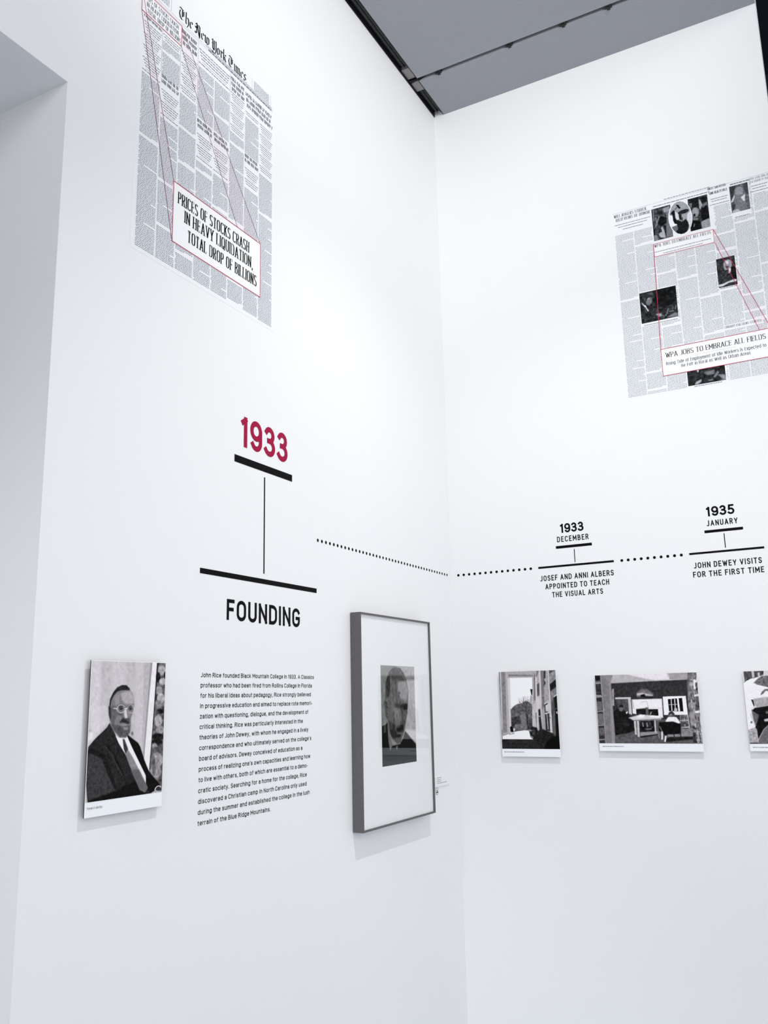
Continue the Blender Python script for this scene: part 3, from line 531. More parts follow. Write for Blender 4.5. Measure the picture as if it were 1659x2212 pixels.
# --- the photograph cut by the right edge of the frame
a = Rp(1602.6, 1450, OB); c = Rp(1621.2, 1622.6, OB)
u0 = (a[0] + c[0]) / 2; u1 = u0 + .3; v0 = c[1]; v1 = a[1]
t = mounted_photo('mounted photograph nearest the right wall end, pale figure bending forward', RW, u0, u1, v0, v1, 0)
cv = crop(1590, 1430, 10.06); vp = uvp(RW, *cv(500, 1779), OP)[1]
pr = Print(RW, OP, None, None, None, cv, 260, 205, (u0 + .001, u1 - .001, vp, v1 - .001))
pr.p(86, [(100, 190), (600, 190), (590, 280), (420, 340), (200, 430), (150, 480)], 0, 14); pr.p(190, [(330, 190), (385, 190), (402, 330), (352, 350)], 1); pr.p(196, [(465, 235), (510, 220), (522, 320), (480, 330)], 1); pr.p(206, [(120, 200), (160, 200), (190, 420), (150, 470)], 1)
pr.p(232, [(145, 480), (400, 470), (800, 560), (1800, 500), (1800, 700), (850, 800), (420, 980), (300, 1150), (420, 1420), (250, 1500)], 1, 4)
pr.p(246, [(150, 465), (230, 410), (330, 358), (470, 345), (400, 430), (330, 490), (165, 550)], 1)
pr.p(112, [(385, 445), (470, 365), (560, 305), (1200, 260), (2400, 190), (2900, 500), (2400, 700), (1300, 640), (900, 590), (600, 525), (450, 490)], 1, 18)
pr.p(170, [(380, 800), (900, 730), (1800, 700), (1800, 930), (900, 950), (450, 985), (395, 930)], 5, 8); pr.p(104, [(525, 725), (560, 650), (620, 590), (760, 580), (730, 640), (640, 625), (590, 690)], 1, 10)
pr.p(44, [(326, 815), (375, 820), (398, 940), (395, 990)], 1); pr.p(225, [(300, 1010), (385, 960), (400, 1000), (330, 1040)], 1)
pr.p(104, [(335, 1040), (420, 1010), (560, 1030), (600, 1200), (440, 1430), (380, 1250)], 1, 8)
pr.p(30, [(400, 1000), (900, 925), (1900, 880), (2000, 1300), (900, 1345), (700, 1370), (600, 1460), (482, 1680), (455, 1470), (418, 1425), (465, 1290), (500, 1150), (360, 1060)], 2, 5)
pr.p(112, [(490, 1700), (600, 1480), (700, 1375), (2000, 1330), (2900, 1500), (2900, 1800), (480, 1800)], 2, 10)
pr.p(110, [(640, 1075), (760, 1055), (760, 1120), (650, 1125)], 2, 10); pr.p(196, [(606, 1250), (680, 1228), (860, 1215), (850, 1280), (620, 1292)], 2)
pr.p(168, [(250, 1480), (420, 1420), (452, 1500), (460, 1650), (482, 1790), (290, 1790)], 1, 20); pr.e(110, 335, 1310, 22, 26, 1); pr.l(70, [(300, 1765), (480, 1768)], 26, 1)
pr.e(180, 2200, 1150, 260, 300, 5, 12); pr.p(210, [(2500, 600), (3200, 500), (3200, 1200), (2600, 1100)], 3, 10)
pr.build('print', t, WARM, 5)
b = MB(); a = Rp(*cv(370, 1862), OP); word_line(b, RW, a[0], a[0] + .13, a[1], .0028, OP + .0003); b.build('caption', M_grey, t)

# ------------------------------------------------------------------ framed portrait
FO = .0455
u0, u1, v0, v1 = extents(LW, FO, (779.9, 1321.5), (930, 1344.7), (783.3, 1801.5), (939.6, 1755.3))
t = thing('framed_photograph', 'deep grey wooden frame with wide white mat around a small dark portrait of a man', 'framed picture', (0, (u0 + u1) / 2, v0))
fw = .0065
for q, nm in (((u0, u0 + fw, v0, v1), 'left'), ((u1 - fw, u1, v0, v1), 'right'), ((u0 + fw, u1 - fw, v1 - fw, v1), 'top'), ((u0 + fw, u1 - fw, v0, v0 + fw), 'bottom')):
    b = MB(); b.wbox(LW, *q, .003, FO); b.build('frame_rail', M_frame, t)
b = MB(); b.wbox(LW, u0 + fw, u1 - fw, v0 + fw, v1 - fw, .004, FO - .008); b.build('mat_board', M_mat, t, 'wide white mat')
cv = crop(810, 1420, 8.848); o = FO - .0076
pr = Print(LW, o, (115, 148), (755, 182), (135, 2095), cv, 150, 150)
pr.p(176, [(400, 140), (770, 150), (800, 1700), (560, 1500)], 2, 8); pr.p(126, [(100, 340), (230, 340), (200, 800), (240, 1230), (100, 1330)], 5, 8)
pr.p(200, [(580, 1370), (800, 1380), (800, 1640), (640, 1480)], 3, 4); pr.p(64, [(560, 360), (770, 360), (770, 430), (600, 430)], 4, 8, .4)
pr.p(96, [(235, 420), (262, 290), (330, 205), (400, 188), (480, 205), (545, 290), (600, 430), (636, 650), (630, 900), (622, 1050), (600, 1190), (570, 1380), (530, 1500), (500, 1620), (430, 1650), (330, 1560), (280, 1430), (235, 1200), (190, 1080), (165, 880), (185, 775), (205, 700), (205, 500)], 2, 9)
pr.p(44, [(205, 770), (200, 500), (240, 350), (300, 330), (285, 420), (290, 560), (262, 760)], 3, 6); pr.p(64, [(240, 360), (350, 330), (520, 340), (560, 470), (470, 420), (330, 430)], 4, 6)
pr.p(140, [(440, 470), (590, 450), (632, 640), (600, 850), (490, 780), (430, 640)], 5, 6); pr.p(96, [(440, 650), (480, 640), (490, 700), (450, 700)], 2)
pr.p(48, [(370, 870), (480, 890), (620, 880), (616, 1000), (560, 1000), (470, 960), (380, 940)], 4, 6); pr.p(22, [(530, 925), (620, 890), (612, 985), (560, 1000)], 2)
pr.p(112, [(350, 960), (480, 980), (520, 1180), (440, 1260), (360, 1150)], 5, 8); pr.e(150, 428, 1040, 14, 14, 1); pr.p(34, [(380, 905), (440, 895), (475, 930), (440, 960), (390, 950)], 2); pr.l(56, [(500, 960), (520, 1100), (530, 1250)], 14, 2, .7); pr.p(92, [(420, 1540), (500, 1540), (490, 1620), (430, 1640)], 3, 5)
pr.p(30, [(390, 1350), (450, 1300), (545, 1280), (545, 1420), (430, 1430)], 4, 5); pr.p(34, [(405, 1475), (500, 1475), (492, 1525), (410, 1525)], 3); pr.p(48, [(260, 1200), (400, 1300), (420, 1540), (340, 1560), (280, 1420)], 6, 5)
pr.p(74, [(165, 870), (200, 800), (240, 900), (245, 1190), (200, 1090)], 2, 6); pr.p(38, [(200, 830), (225, 860), (235, 1000), (215, 1050)], 3)
pr.p(12, [(100, 1330), (200, 1290), (250, 1225), (262, 1500), (340, 1700), (340, 2120), (100, 2140)], 2, 3)
pr.p(12, [(545, 1540), (570, 1410), (620, 1460), (700, 1560), (780, 1650), (830, 2140), (330, 2140), (340, 1690), (480, 1660)], 2, 3)
pr.p(120, [(242, 1215), (262, 1225), (290, 1480), (335, 1680), (290, 1800), (262, 1640), (248, 1480)], 1, 4); pr.p(120, [(396, 1700), (445, 1685), (420, 1790)], 2, 4); pr.l(60, [(280, 1780), (285, 2060)], 22, 3, .6)
pr.build('print', t, (1, .97, .96), 5)
b = MB(); b.quad(LW, u0 + fw * .8, u1 - fw * .8, v0 + fw * .8, v1 - fw * .8, FO - .003); b.build('glazing', M_glass, t, 'clear picture glass reflecting the facing wall')

# small label and round sticker beside the frame
a = Lp(943, 1682, .004); e = Lp(970.3, 1671.5, .004); c = Lp(943, 1699, .004); d = Lp(970.3, 1694.8, .004)
t = thing('wall_label', 'small white text label right of the framed portrait', 'label', (0, (a[0] + e[0]) / 2, c[1]))
b = MB(); b.wbox(LW, a[0] - .012, e[0], (c[1] + d[1]) / 2, (a[1] + e[1]) / 2, .0003, .004); b.build('card', M_label, t)
cv = crop(930, 1670, 33.18)
for (x0, y0), (x1, y1) in (((470, 370), (770, 300)), ((480, 505), (750, 455)), ((480, 640), (770, 570)), ((480, 755), (1170, 610))):
    p, q = Lp(*cv(x0, y0), .0044), Lp(*cv(x1, y1), .0044); b = MB(); word_line(b, LW, p[0], q[0], (p[1] + q[1]) / 2 - .001, .0026, .0044); b.build('text_line', M_grey, t)
c = Lp(*cv(460, 1300)); t = thing('round_sticker', 'small round black and white pictogram sticker under the label beside the frame', 'sticker', LW(c[0], c[1], 0))
rr = abs(Lp(*cv(460, 1055))[1] - c[1])
b = MB(); b.poly(LW, [(c[0] + rr * math.cos(i * .3142), c[1] + rr * math.sin(i * .3142)) for i in range(20)], .0006); b.build('disc', M_label, t)
b = MB(); b.ribbon(LW, [(c[0] + rr * math.cos(i * .3142), c[1] + rr * math.sin(i * .3142)) for i in range(20)], rr * .1, .0008, True); b.build('rim', M_grey, t)
b = MB(); b.poly(LW, [(c[0] + rr * .28 * math.cos(i * .63), c[1] + rr * .2 + rr * .28 * math.sin(i * .63)) for i in range(10)], .001)
b.poly(LW, [(c[0] - rr * .62, c[1] - rr * .5), (c[0] + rr * .62, c[1] - rr * .5), (c[0] + rr * .5, c[1] - rr * .18), (c[0] + rr * .2, c[1] - rr * .1), (c[0] - rr * .2, c[1] - rr * .1), (c[0] - rr * .5, c[1] - rr * .18)], .001)
b.build('pictogram', M_black, t)

# ------------------------------------------------------------------ timeline markers
def bar(name, m_, parent, wall, l_top, l_bot, r_top, r_bot):
    a, b_, c, d = (uvp(wall, *q) for q in (l_top, l_bot, r_top, r_bot)); g = MB()
    g.quad(wall, (a[0] + b_[0]) / 2, (c[0] + d[0]) / 2, (b_[1] + d[1]) / 2, (a[1] + c[1]) / 2, .0006); return g.build(name, m_, parent)
def stem(parent, wall, top, bot, w):
    a, c = uvp(wall, *top), uvp(wall, *bot); u = (a[0] + c[0]) / 2; g = MB(); g.quad(wall, u - w / 2, u + w / 2, c[1], a[1], .0006); return g.build('stem', M_black, parent)
p = Lp(571, 1232)
t = thing('timeline_marker', 'large vinyl timeline marker with crimson 1933 above black FOUNDING on the left wall', 'timeline marker', LW(p[0], p[1], 0))
line_px('year_numerals', M_crim, t, LW, '1933', (519.9, 964.5), (519.9, 897.5), (620.6, 1000.5), .175, gap=.15)['label'] = 'crimson numerals 1933'
bar('upper_bar', M_black, t, LW, (506.3, 980.5), (506.3, 996.5), (630.7, 1026.4), (630.7, 1040.7))
stem(t, LW, (571.4, 1031.3), (569.8, 1239.2), .0063)
bar('lower_bar', M_black, t, LW, (431.7, 1226), (431.7, 1237.5), (683.8, 1271.6), (683.6, 1281.5))
line_px('heading', M_black, t, LW, 'FOUNDING', (489.1, 1339.3), (490, 1294), (647.6, 1355.2), .175, gap=.16)
p = Rp(1241, 1220)
t = thing('timeline_marker', 'small black timeline marker reading 1933 DECEMBER, between two dotted lines', 'timeline marker', RW(p[0], p[1], 0))
line_px('year_numerals', M_black, t, RW, '1933', (1210.3, 1150.6), (1210.3, 1130.8), (1260.9, 1147), .185, gap=.14)
line_px('month', M_black, t, RW, 'DECEMBER', (1203.8, 1171.5), (1203.8, 1159.6), (1271.6, 1164.6), .155, gap=.3)
bar('upper_bar', M_black, t, RW, (1200.9, 1179.9), (1200.9, 1185.9), (1278.6, 1172.2), (1278.6, 1177.8))
stem(t, RW, (1240.2, 1185.9), (1242.3, 1214.1), .0036)
bar('lower_bar', M_black, t, RW, (1162.8, 1224.4), (1162.8, 1229), (1326, 1210.3), (1326, 1214.5))
line_px('caption_line', M_black, t, RW, 'JOSEF AND ANNI ALBERS', (1167.5, 1256), (1167.5, 1244.2), (1326, 1242.9), .155)
line_px('caption_line', M_black, t, RW, 'APPOINTED TO TEACH', (1178.6, 1273), (1178.6, 1261.4), (1316.2, 1262.9), .155)
line_px('caption_line', M_black, t, RW, 'THE VISUAL ARTS', (1193.2, 1290.4), (1193.2, 1278.8), (1303, 1282.7), .155)
p = Rp(1565, 1190)
t = thing('timeline_marker', 'small black timeline marker reading 1935 JANUARY, near the right wall end', 'timeline marker', RW(p[0], p[1], 0))
line_px('year_numerals', M_black, t, RW, '1935', (1526, 1115), (1526, 1094), (1587.2, 1110.6), .185, gap=.14)
line_px('month', M_black, t, RW, 'JANUARY', (1527.3, 1136.6), (1527.3, 1124.2), (1593.8, 1130.4), .155, gap=.3)
bar('upper_bar', M_black, t, RW, (1521.8, 1146.2), (1521.8, 1152.1), (1605.1, 1137.6), (1605.1, 1143.6))
stem(t, RW, (1564.1, 1152.1), (1567.1, 1182.9), .0036)
bar('lower_bar', M_black, t, RW, (1488.9, 1194.9), (1488.9, 1199.1), (1650.9, 1179.9), (1650.9, 1184.6))
line_px('caption_line', M_black, t, RW, 'JOHN DEWEY VISITS', (1499.6, 1228), (1499.6, 1215.6), (1646.2, 1216), .155)
line_px('caption_line', M_black, t, RW, 'FOR THE FIRST TIME', (1497.9, 1247.6), (1497.9, 1235.2), (1651.3, 1236), .155)

def dots(label, wall, a, e, n, group=None):
    a, e = uvp(wall, *a), uvp(wall, *e); v = (a[1] + e[1]) / 2
    t = thing('dotted_line', label, 'dotted line', wall(a[0], v, 0)); r = .0062
    g = MB(); g.poly(wall, [(a[0] + r * math.cos(i * .3927), v + r * math.sin(i * .3927)) for i in range(16)], .0006)
    first = g.build('dot', M_black, t)
    for k in range(1, n):
        c = first.copy(); sc.collection.objects.link(c); c.parent = t; du = (e[0] - a[0]) * k / (n - 1)
        c.location = wall(du, 0, 0)
dots('long row of black dots receding along the left wall towards the corner', LW, (686.4, 1168.2), (965.3, 1241.2), 42)
dots('row of fourteen black dots on the right wall beginning at the corner', RW, (990.2, 1242.7), (1146.6, 1228.6), 14)
dots('short row of ten black dots between the two small timeline markers', RW, (1343.2, 1210.7), (1471.8, 1199.1), 10)

# ------------------------------------------------------------------ wall text
BODY = [("John Rice founded Black Mountain College in 1933. A Classics", 1440, 243), ("professor who had been fired from Rollins College in Florida", 1418, 340),
 ("for his liberal ideas about pedagogy, Rice strongly believed", 1405, 437), ("in progressive education and aimed to replace rote memori-", 1420, 535),
 ("zation with questioning, dialogue, and the development of", 1378, 632), ("critical thinking. Rice was particularly interested in the", 1317, 735),
 ("theories of John Dewey, with whom he engaged in a lively", 1378, 832), ("correspondence and who ultimately served on the college\u2019s", 1411, 926),
 ("board of advisors. Dewey conceived of education as a", 1312, 1032), ("process of realizing one\u2019s own capacities and learning how", 1400, 1126),
 ("to live with others, both of which are essential to a demo-", 1370, 1233), ("cratic society. Searching for a home for the college, Rice", 1360, 1335),
 ("discovered a Christian camp in North Carolina only used", 1358, 1433), ("during the summer and established the college in the lush", 1392, 1530), ("terrain of the Blue Ridge Mountains.", 955, 1722)]
cv = crop(400, 1420, 5.184)
p0 = Lp(*cv(178, 222)); p1 = Lp(*cv(132, 1890)); ub = (p0[0] + p1[0]) / 2; H = Lp(*cv(178, 170))[1] - p0[1]
t = thing('wall_text', 'block of small black running text on the left wall below the large marker', 'wall text', LW(ub, p1[1], 0))
for i, (s_, x, y) in enumerate(BODY):
    v = p0[1] + (p1[1] - p0[1]) * i / 14; e = Lp(*cv(x, y))
    b = MB(); letter_line(b, LW, .0006, s_, ub, e[0], v, H, .148, gap=.12, space=.3); b.build('text_line', M_black, t)

# ------------------------------------------------------------------ newspaper pages on the walls
def rows(b, wall, u0, u1, vt, vb, pitch, fill, o, holes=(), gaps=True, mar=.003):
    """columns of set type: one small bar per word, ragged paragraph ends"""
    v = vt - pitch; par = random.randint(5, 18); skip = 0
    while v > vb:
        end = u1 - mar
        par -= 1
        if par <= 0:
            end = u0 + (u1 - u0) * random.uniform(.3, .9); par = random.randint(6, 22)
            if gaps and random.random() < .22: skip = 2
        u = u0 + mar + (.004 if random.random() < .1 else 0); vj = v
        while u < end:
            w = random.uniform(.35, 1.3) * pitch * 1.9; e = min(u + w, end)
            mid = ((u + e) / 2, v + pitch * .3)
            if not any(h[0] < mid[0] < h[1] and h[2] < mid[1] < h[3] for h in holes): b.quad(wall, u, e, v, v + pitch * fill, o)
            u = e + pitch * .34
        v -= pitch * (1 + skip); skip = 0
def head(b, wall, u0, u1, vt, n, H, o, indent=0, lead=1.45):
    """heavy condensed headline letters too small to read: uprights joined by short cross strokes"""
    w = H * .15
    for i in range(n):
        v = vt - H * (1 + lead * i); u = u0 + .003 + indent * i; end = u1 - .003 - indent * (n - 1 - i) * .4
        while u + H * .3 < end:
            for _ in range(random.randint(2, 8)):
                if u + H * .34 > end: break
                k = random.random(); b.quad(wall, u, u + w, v, v + H, o)
                if k < .8: b.quad(wall, u + H * .2, u + H * .2 + w * .8, v + (H * .45 if k < .2 else 0), v + (H * .5 if .2 < k < .35 else H), o)
                for q in ((.0, .12), (.44, .56), (.88, 1)):
                    if random.random() < .5: b.quad(wall, u + w, u + H * .2, v + H * q[0], v + H * q[1], o)
                u += H * (.43 if k < .8 else .22)
            u += H * .3
def deck(b, wall, u0, u1, vt, vb, o, pitch=.0085):
    v = vt - pitch; k = 0
    while v > vb + pitch * .3:
        k += 1
        if k % 5 == 0:
            v -= pitch * .9; b.quad(wall, u0 + .02, u1 - .02, v + pitch, v + pitch * 1.1, o); continue
        ind = .004 + (k % 5 - 1) * .004
        word_line(b, wall, u0 + ind, u1 - ind * .8, v, pitch * .26, o, .5, 1.5, .3); v -= pitch
def inkmat(n, rgb, v=.35): return mat(n, rgb, .7, .08, 0, 1, v, 45)
I_l = inkmat('newsprint_ink', (141, 148, 162)); I_h = inkmat('headline_ink', (74, 79, 92)); I_r = inkmat('faded_newsprint_ink', (172, 178, 184)); I_r2 = inkmat('faded_deck_ink', (126, 131, 138)); I_rh = inkmat('faded_headline_ink', (92, 96, 104))

# ---- left page
C = [-2.1465 + .0838 * i for i in range(9)]
Z = lambda x, y: Lp(x, y)[1]
t = thing('newspaper_page', 'enlarged front page printed high on the left wall with stock crash headline callout', 'newspaper page', LW(-1.81, 2.883, 0))
b = MB(); b.quad(LW, -2.162, -1.462, 2.872, 3.742, .0003); b.quad(LW, -2.07, -1.48, 3.742, 3.80, .0003); b.build('page_ground', M_paper, t, 'very pale page background')
hole_box = (-1.992, -1.547, 2.970, 3.171)
body = MB(); hd = MB(); dk = MB(); O1 = .0005
def body_l(c, z0, z1=2.884, n=1): rows(body, LW, C[c], C[c + n], z0, z1, .0051, .5, O1, (hole_box,))
zb = Z(304, 149); deck(dk, LW, C[0], C[1], 3.640, zb, O1); body_l(0, zb)
head(hd, LW, C[0], C[1], 3.655, 1, .009, O1)
deck(dk, LW, C[1], C[2], 3.655, Z(351.7, 84.9), O1); body_l(1, Z(351.7, 84.9), Z(348, 155))
head(hd, LW, C[1], C[2], Z(348.3, 157), 2, .0125, O1); deck(dk, LW, C[1], C[2], Z(348, 186), Z(351, 251), O1); body_l(1, Z(351, 254))
head(hd, LW, C[2], C[3], Z(394, 62), 3, .014, O1, .003); deck(dk, LW, C[2], C[3], Z(392, 104), Z(386.3, 193), O1); body_l(2, Z(386.3, 196))
deck(dk, LW, C[3], C[5], Z(428.9, 97), Z(428, 136), O1, .0105); body_l(3, Z(428, 139), Z(424, 250)); body_l(4, Z(428, 139), Z(424, 250))
for c in (3, 4): head(hd, LW, C[c], C[c + 1], Z(424, 253), 2, .012, O1, .003); deck(dk, LW, C[c], C[c + 1], Z(424, 281), Z(423, 340), O1); body_l(c, Z(423, 343))
head(hd, LW, C[5], C[6], Z(498, 163), 3, .0135, O1, .003); deck(dk, LW, C[5], C[6], Z(499.5, 194), Z(497, 279), O1); body_l(5, Z(497, 281))
head(hd, LW, C[6], C[8], Z(530, 197), 3, .0145, O1, .004); deck(dk, LW, C[6], C[7], Z(531, 236), Z(532, 250), O1); body_l(6, Z(532, 252), Z(528, 328))
head(hd, LW, C[6], C[7], Z(528, 330), 2, .0125, O1); deck(dk, LW, C[6], C[7], Z(529, 357), Z(528, 400), O1); body_l(6, Z(528, 402))
deck(dk, LW, C[7], C[8], Z(560, 262), Z(560, 371), O1); body_l(7, Z(560, 373))
# dateline strip, rules, ear boxes
for z in (3.7465, 3.7385): dk.quad(LW, C[0], C[8], z, z + .0007, O1)
word_line(dk, LW, -1.845, C[8] - .01, 3.7405, .004, O1, .3, .9, .2)
rows(body, LW, -1.86, C[8] - .004, 3.757, 3.7475, .0042, .5, O1)
for a, e in ((C[0] + .0, -2.028), (-1.604, -1.492)):
    for w in ((a, a + .0008, 3.752, 3.80), (e, e + .0008, 3.752, 3.80)): dk.quad(LW, *w, O1)
    rows(body, LW, a + .008, e - .006, 3.797, 3.757, .0055, .5, O1, (), False)
for c in (1, 2, 3, 5): dk.quad(LW, C[c] - .0004, C[c] + .0004, Z(385, 190), 3.735, O1)
body.build('column_text', I_l, t)['kind'] = 'stuff'; dk.build('deck_text', I_h, t)['kind'] = 'stuff'; hd.build('small_headlines', I_h, t)['kind'] = 'stuff'
# headline in the page, inside the red box
b = MB(); b.quad(LW, -2.155, -1.9775, 3.660, 3.7335, .0007); b.build('headline_ground', M_box, t)
for s_, ua, ue, v in (('PRICES OF STOCKS CRASH', -2.150, -1.9925, 3.714), ('IN HEAVY LIQUIDATION,', -2.134, -1.988, 3.6925), ('TOTAL DROP OF BILLIONS', -2.131, -1.981, 3.671)):
    b = MB(); letter_line(b, LW, .0009, s_, ua, ue, v - .004, .0155, .12, gap=.16, serif=True, thin=.05); b.build('headline_line', I_h, t)
# masthead in blackletter, drawn with a broad nib
NIB = (math.cos(math.radians(42)), math.sin(math.radians(42)))
BL = {'T': (.62, [[(.02, .86), (.1, .98), (.2, .93), (.42, .88), (.56, 1.0)], [(.26, .86), (.1, .72), (.05, .42), (.12, .14), (.3, .02), (.5, .14)], [(.33, .84), (.33, .26)], [(.46, .84), (.46, .4)]]),
 'h': (.4, [[(.06, 1.02), (.06, .1), (.12, .03)], [(.06, .5), (.2, .64), (.32, .52), (.33, .12), (.2, -.2)]]),
 'e': (.34, [[(.24, .42), (.3, .5), (.2, .62), (.05, .5), (.06, .14), (.16, .02), (.3, .14)], [(.3, .5), (.08, .34)]]),
 'N': (.62, [[(.0, .16), (.1, .04), (.18, .12), (.18, .8)], [(.06, .78), (.14, .98), (.22, .9), (.44, .06), (.5, -.12)], [(.5, .0), (.5, .8), (.6, .9)], [(.36, .92), (.5, .8)], [(.02, .62), (.1, .5)]]),
 'w': (.54, [[(.04, .66), (.08, .56), (.08, .12), (.16, .02), (.26, .14)], [(.26, .64), (.26, .1), (.34, .0), (.46, .14)], [(.38, .66), (.47, .54), (.47, .16), (.4, .04)]]),
 'Y': (.56, [[(.0, .82), (.1, .98), (.14, .86), (.14, .2), (.3, .06)], [(.3, .96), (.3, .08)], [(.46, 1.0), (.5, .86), (.5, .1), (.4, -.14), (.2, -.2), (.06, -.1)], [(.04, .6), (.2, .6)]]),
 'o': (.36, [[(.14, .62), (.05, .5), (.05, .14), (.16, .02), (.28, .14), (.28, .5), (.16, .62)]]),
 'r': (.3, [[(.04, .64), (.1, .54), (.1, .1), (.16, .04)], [(.1, .5), (.2, .64), (.28, .54)]]),
 'k': (.38, [[(.06, 1.02), (.06, .1), (.12, .03)], [(.08, .42), (.26, .64), (.3, .52), (.14, .4)], [(.16, .38), (.26, .1), (.34, .02)]]),
 'i': (.18, [[(.04, .64), (.09, .55), (.09, .1), (.16, .03)], [(.08, .82), (.1, .85)]]),
 'm': (.56, [[(.04, .64), (.08, .55), (.08, .08), (.14, .02)], [(.08, .52), (.2, .64), (.26, .54), (.26, .08), (.32, .02)], [(.26, .52), (.38, .64), (.45, .54), (.45, .1), (.52, .02)]]),
 's': (.32, [[(.28, .56), (.16, .64), (.06, .5), (.1, .38), (.24, .28), (.26, .14), (.14, .02), (.02, .12)]]),
 '.': (.1, [[(.03, .04), (.05, .02)]])}
b = MB(); x = 0; lay = []
for ch in 'The New York Times.':
    if ch == ' ': x += .2; continue
    w, st = BL[ch]; lay.append((x, st)); x += w + .03
ua, ue, vb, HH = -1.992, -1.632, 3.7575, .043; sx = (ue - ua) / x; k = 0
nx, ny = NIB[0] * .072 * sx, NIB[1] * .066 * HH
for x0, st in lay:
    for q in st:
        P = [(ua + (x0 + p_[0]) * sx, vb + p_[1] * HH) for p_ in q]
        for (x1, y1), (x2, y2) in zip(P, P[1:]):
            k += 1; b.poly(LW, [(x1 - nx, y1 - ny), (x1 + nx, y1 + ny), (x2 + nx, y2 + ny), (x2 - nx, y2 - ny)], .0006 + 1.5e-5 * (k % 12))
b.build('masthead', M_black, t, 'black blackletter masthead')
# callout
UL, UR, VB, VT = hole_box
b = MB(); b.quad(LW, UL, UR, VB, VT, .0012); b.build('callout_ground', M_box, t, 'white enlarged headline box')
for s_, lb, lt, rb in (('PRICES OF STOCKS CRASH', (384, 439.3), (384, 413.8), (537, 545.8)), ('IN HEAVY LIQUIDATION,', (397.8, 484.8), (397.8, 458.8), (545, 577.5)), ('TOTAL DROP OF BILLIONS', (404.5, 525), (404.5, 499), (553, 617.8))):
    line_px('callout_line', M_black, t, LW, s_, lb, lt, rb, .125, .0016, serif=True, gap=.2, space=.42, thin=.03)
def tint_mat():
    m = bpy.data.materials.new('pink_transparent_film'); m.use_nodes = True; nt = m.node_tree; nt.nodes.clear()
    o_ = nt.nodes.new('ShaderNodeOutputMaterial'); t_ = nt.nodes.new('ShaderNodeBsdfTransparent'); t_.inputs[0].default_value = (.995, .966, .978, 1)
    nt.links.new(t_.outputs[0], o_.inputs[0]); return m
M_tint = tint_mat()
def film(wall, pts):
    g = MB(); g.poly(wall, pts, .00095); return g.build('tinted_band', M_tint, t, 'faint pink transparent band between leader lines')
def red(name, wall, pts, w, o, m_=None, closed=False):
    g = MB(); g.ribbon(wall, pts, w / 2, o, closed); return g.build(name, m_ or M_red, t)
red('callout_outline', LW, [(UL, VB), (UR, VB), (UR, VT), (UL, VT)], .0022, .0018, None, True)
red('headline_outline', LW, [(-2.155, 3.660), (-1.9775, 3.660), (-1.9775, 3.7335), (-2.155, 3.7335)], .0022, .0014, None, True)
red('leader_line', LW, [(-2.155, 3.7335), (UL, VT)], .0019, .0011, M_redd); red('leader_line', LW, [(-2.155, 3.660), (UL, VB)], .0019, .0011, M_redd)
red('leader_line', LW, [(-1.9775, 3.7335), (UR, VT)], .0016, .0011, M_redd); red('leader_line', LW, [(-1.9775, 3.660), (UR - (UR - UL) * .29, VT)], .0016, .0011, M_redd)

film(LW, [(-2.155, 3.660), (UL, VB), (UL, VT), (-2.155, 3.7335)]); film(LW, [(-1.9775, 3.660), (UR - (UR - UL) * .29, VT), (UR, VT), (-1.9775, 3.7335)])
# ---- right page
C = [.8985 + .0862 * i for i in range(9)]; C[8] = 1.59
t = thing('newspaper_page', 'enlarged newspaper page with several photographs high on the right wall', 'newspaper page', RW(1.25, 3.36 - .0, 0))
zt = Rp(1326.4, 463.4)[1]; z_bot = Rp(1358.5, 861)[1]
b = MB(); b.quad(RW, .890, 1.603, z_bot - .004, zt + .012, .0003); b.build('page_ground', M_paper, t, 'very pale page background')
def hb(tl, br, pad=.003):
    a, c = Rp(*tl), Rp(*br); return (a[0] - pad, c[0] + pad, c[1] - pad, a[1] + pad)
qa = hb((1407.1, 452.6), (1453.4, 511.5)); qc = hb((1485.7, 431), (1534.6, 489.4)); qd = hb((1574.8, 403.9), (1622.4, 454.6)); qe = hb((1547.1, 560.8), (1593.7, 613.2)); qf = hb((1380.6, 634.5), (1465.3, 681.9))
a0 = Rp(1427.7, 755.8); a1 = Rp(1433.1, 813.2); c0 = Rp(1659, 709.3); c1 = Rp(1659, 770.3)
cu0 = (a0[0] + a1[0]) / 2; cvt = (a0[1] + c0[1]) / 2; cvb = (a1[1] + c1[1]) / 2; cu1 = 1.512
qg = (Rp(1482.2, 803.4)[0] - .002, Rp(1568.5, 800)[0] + .002, Rp(1485.5, 834.6)[1] - .004, cvb)
sb = hb((1410.8, 528.4), (1542.4, 523.4), 0); sb_v0 = Rp(1414, 555.4)[1]; sb_v1 = Rp(1410.8, 528.4)[1]
small = (Rp(1411.5, 528)[0], Rp(1540.5, 495)[0], sb_v0, sb_v1)
dwn = lambda q: (q[0], q[1], q[2] - .014, q[3])
htop = lambda x0, x1, p_: (x0, x1, Rp(*p_)[1], 9)
lib = hb((1563, 699), (1649, 696), .0); lib = (lib[0], lib[1], Rp(1565, 714)[1], Rp(1565, 703)[1])
holes = [dwn(qa), dwn(qc), dwn(qd), dwn(qe), dwn(qf), (qg[0], qg[1], qg[2] - .01, qg[3]), small, (cu0, cu1, cvb, cvt), htop(0, C[2], (1329.6, 509.3)), (C[2] - .005, C[5] + .01, small[3], 9), htop(C[5], C[6], (1534.8, 446.6)), htop(C[7] - .004, 2, (1622, 420)), lib]
body = MB(); rows_v = .0048
for c in range(8): rows(body, RW, C[c], C[c + 1], zt - .004, z_bot, rows_v, .5, .0005, holes, True, .0022)
body.build('column_text', I_r, t)['kind'] = 'stuff'
dk = MB(); hd = MB()
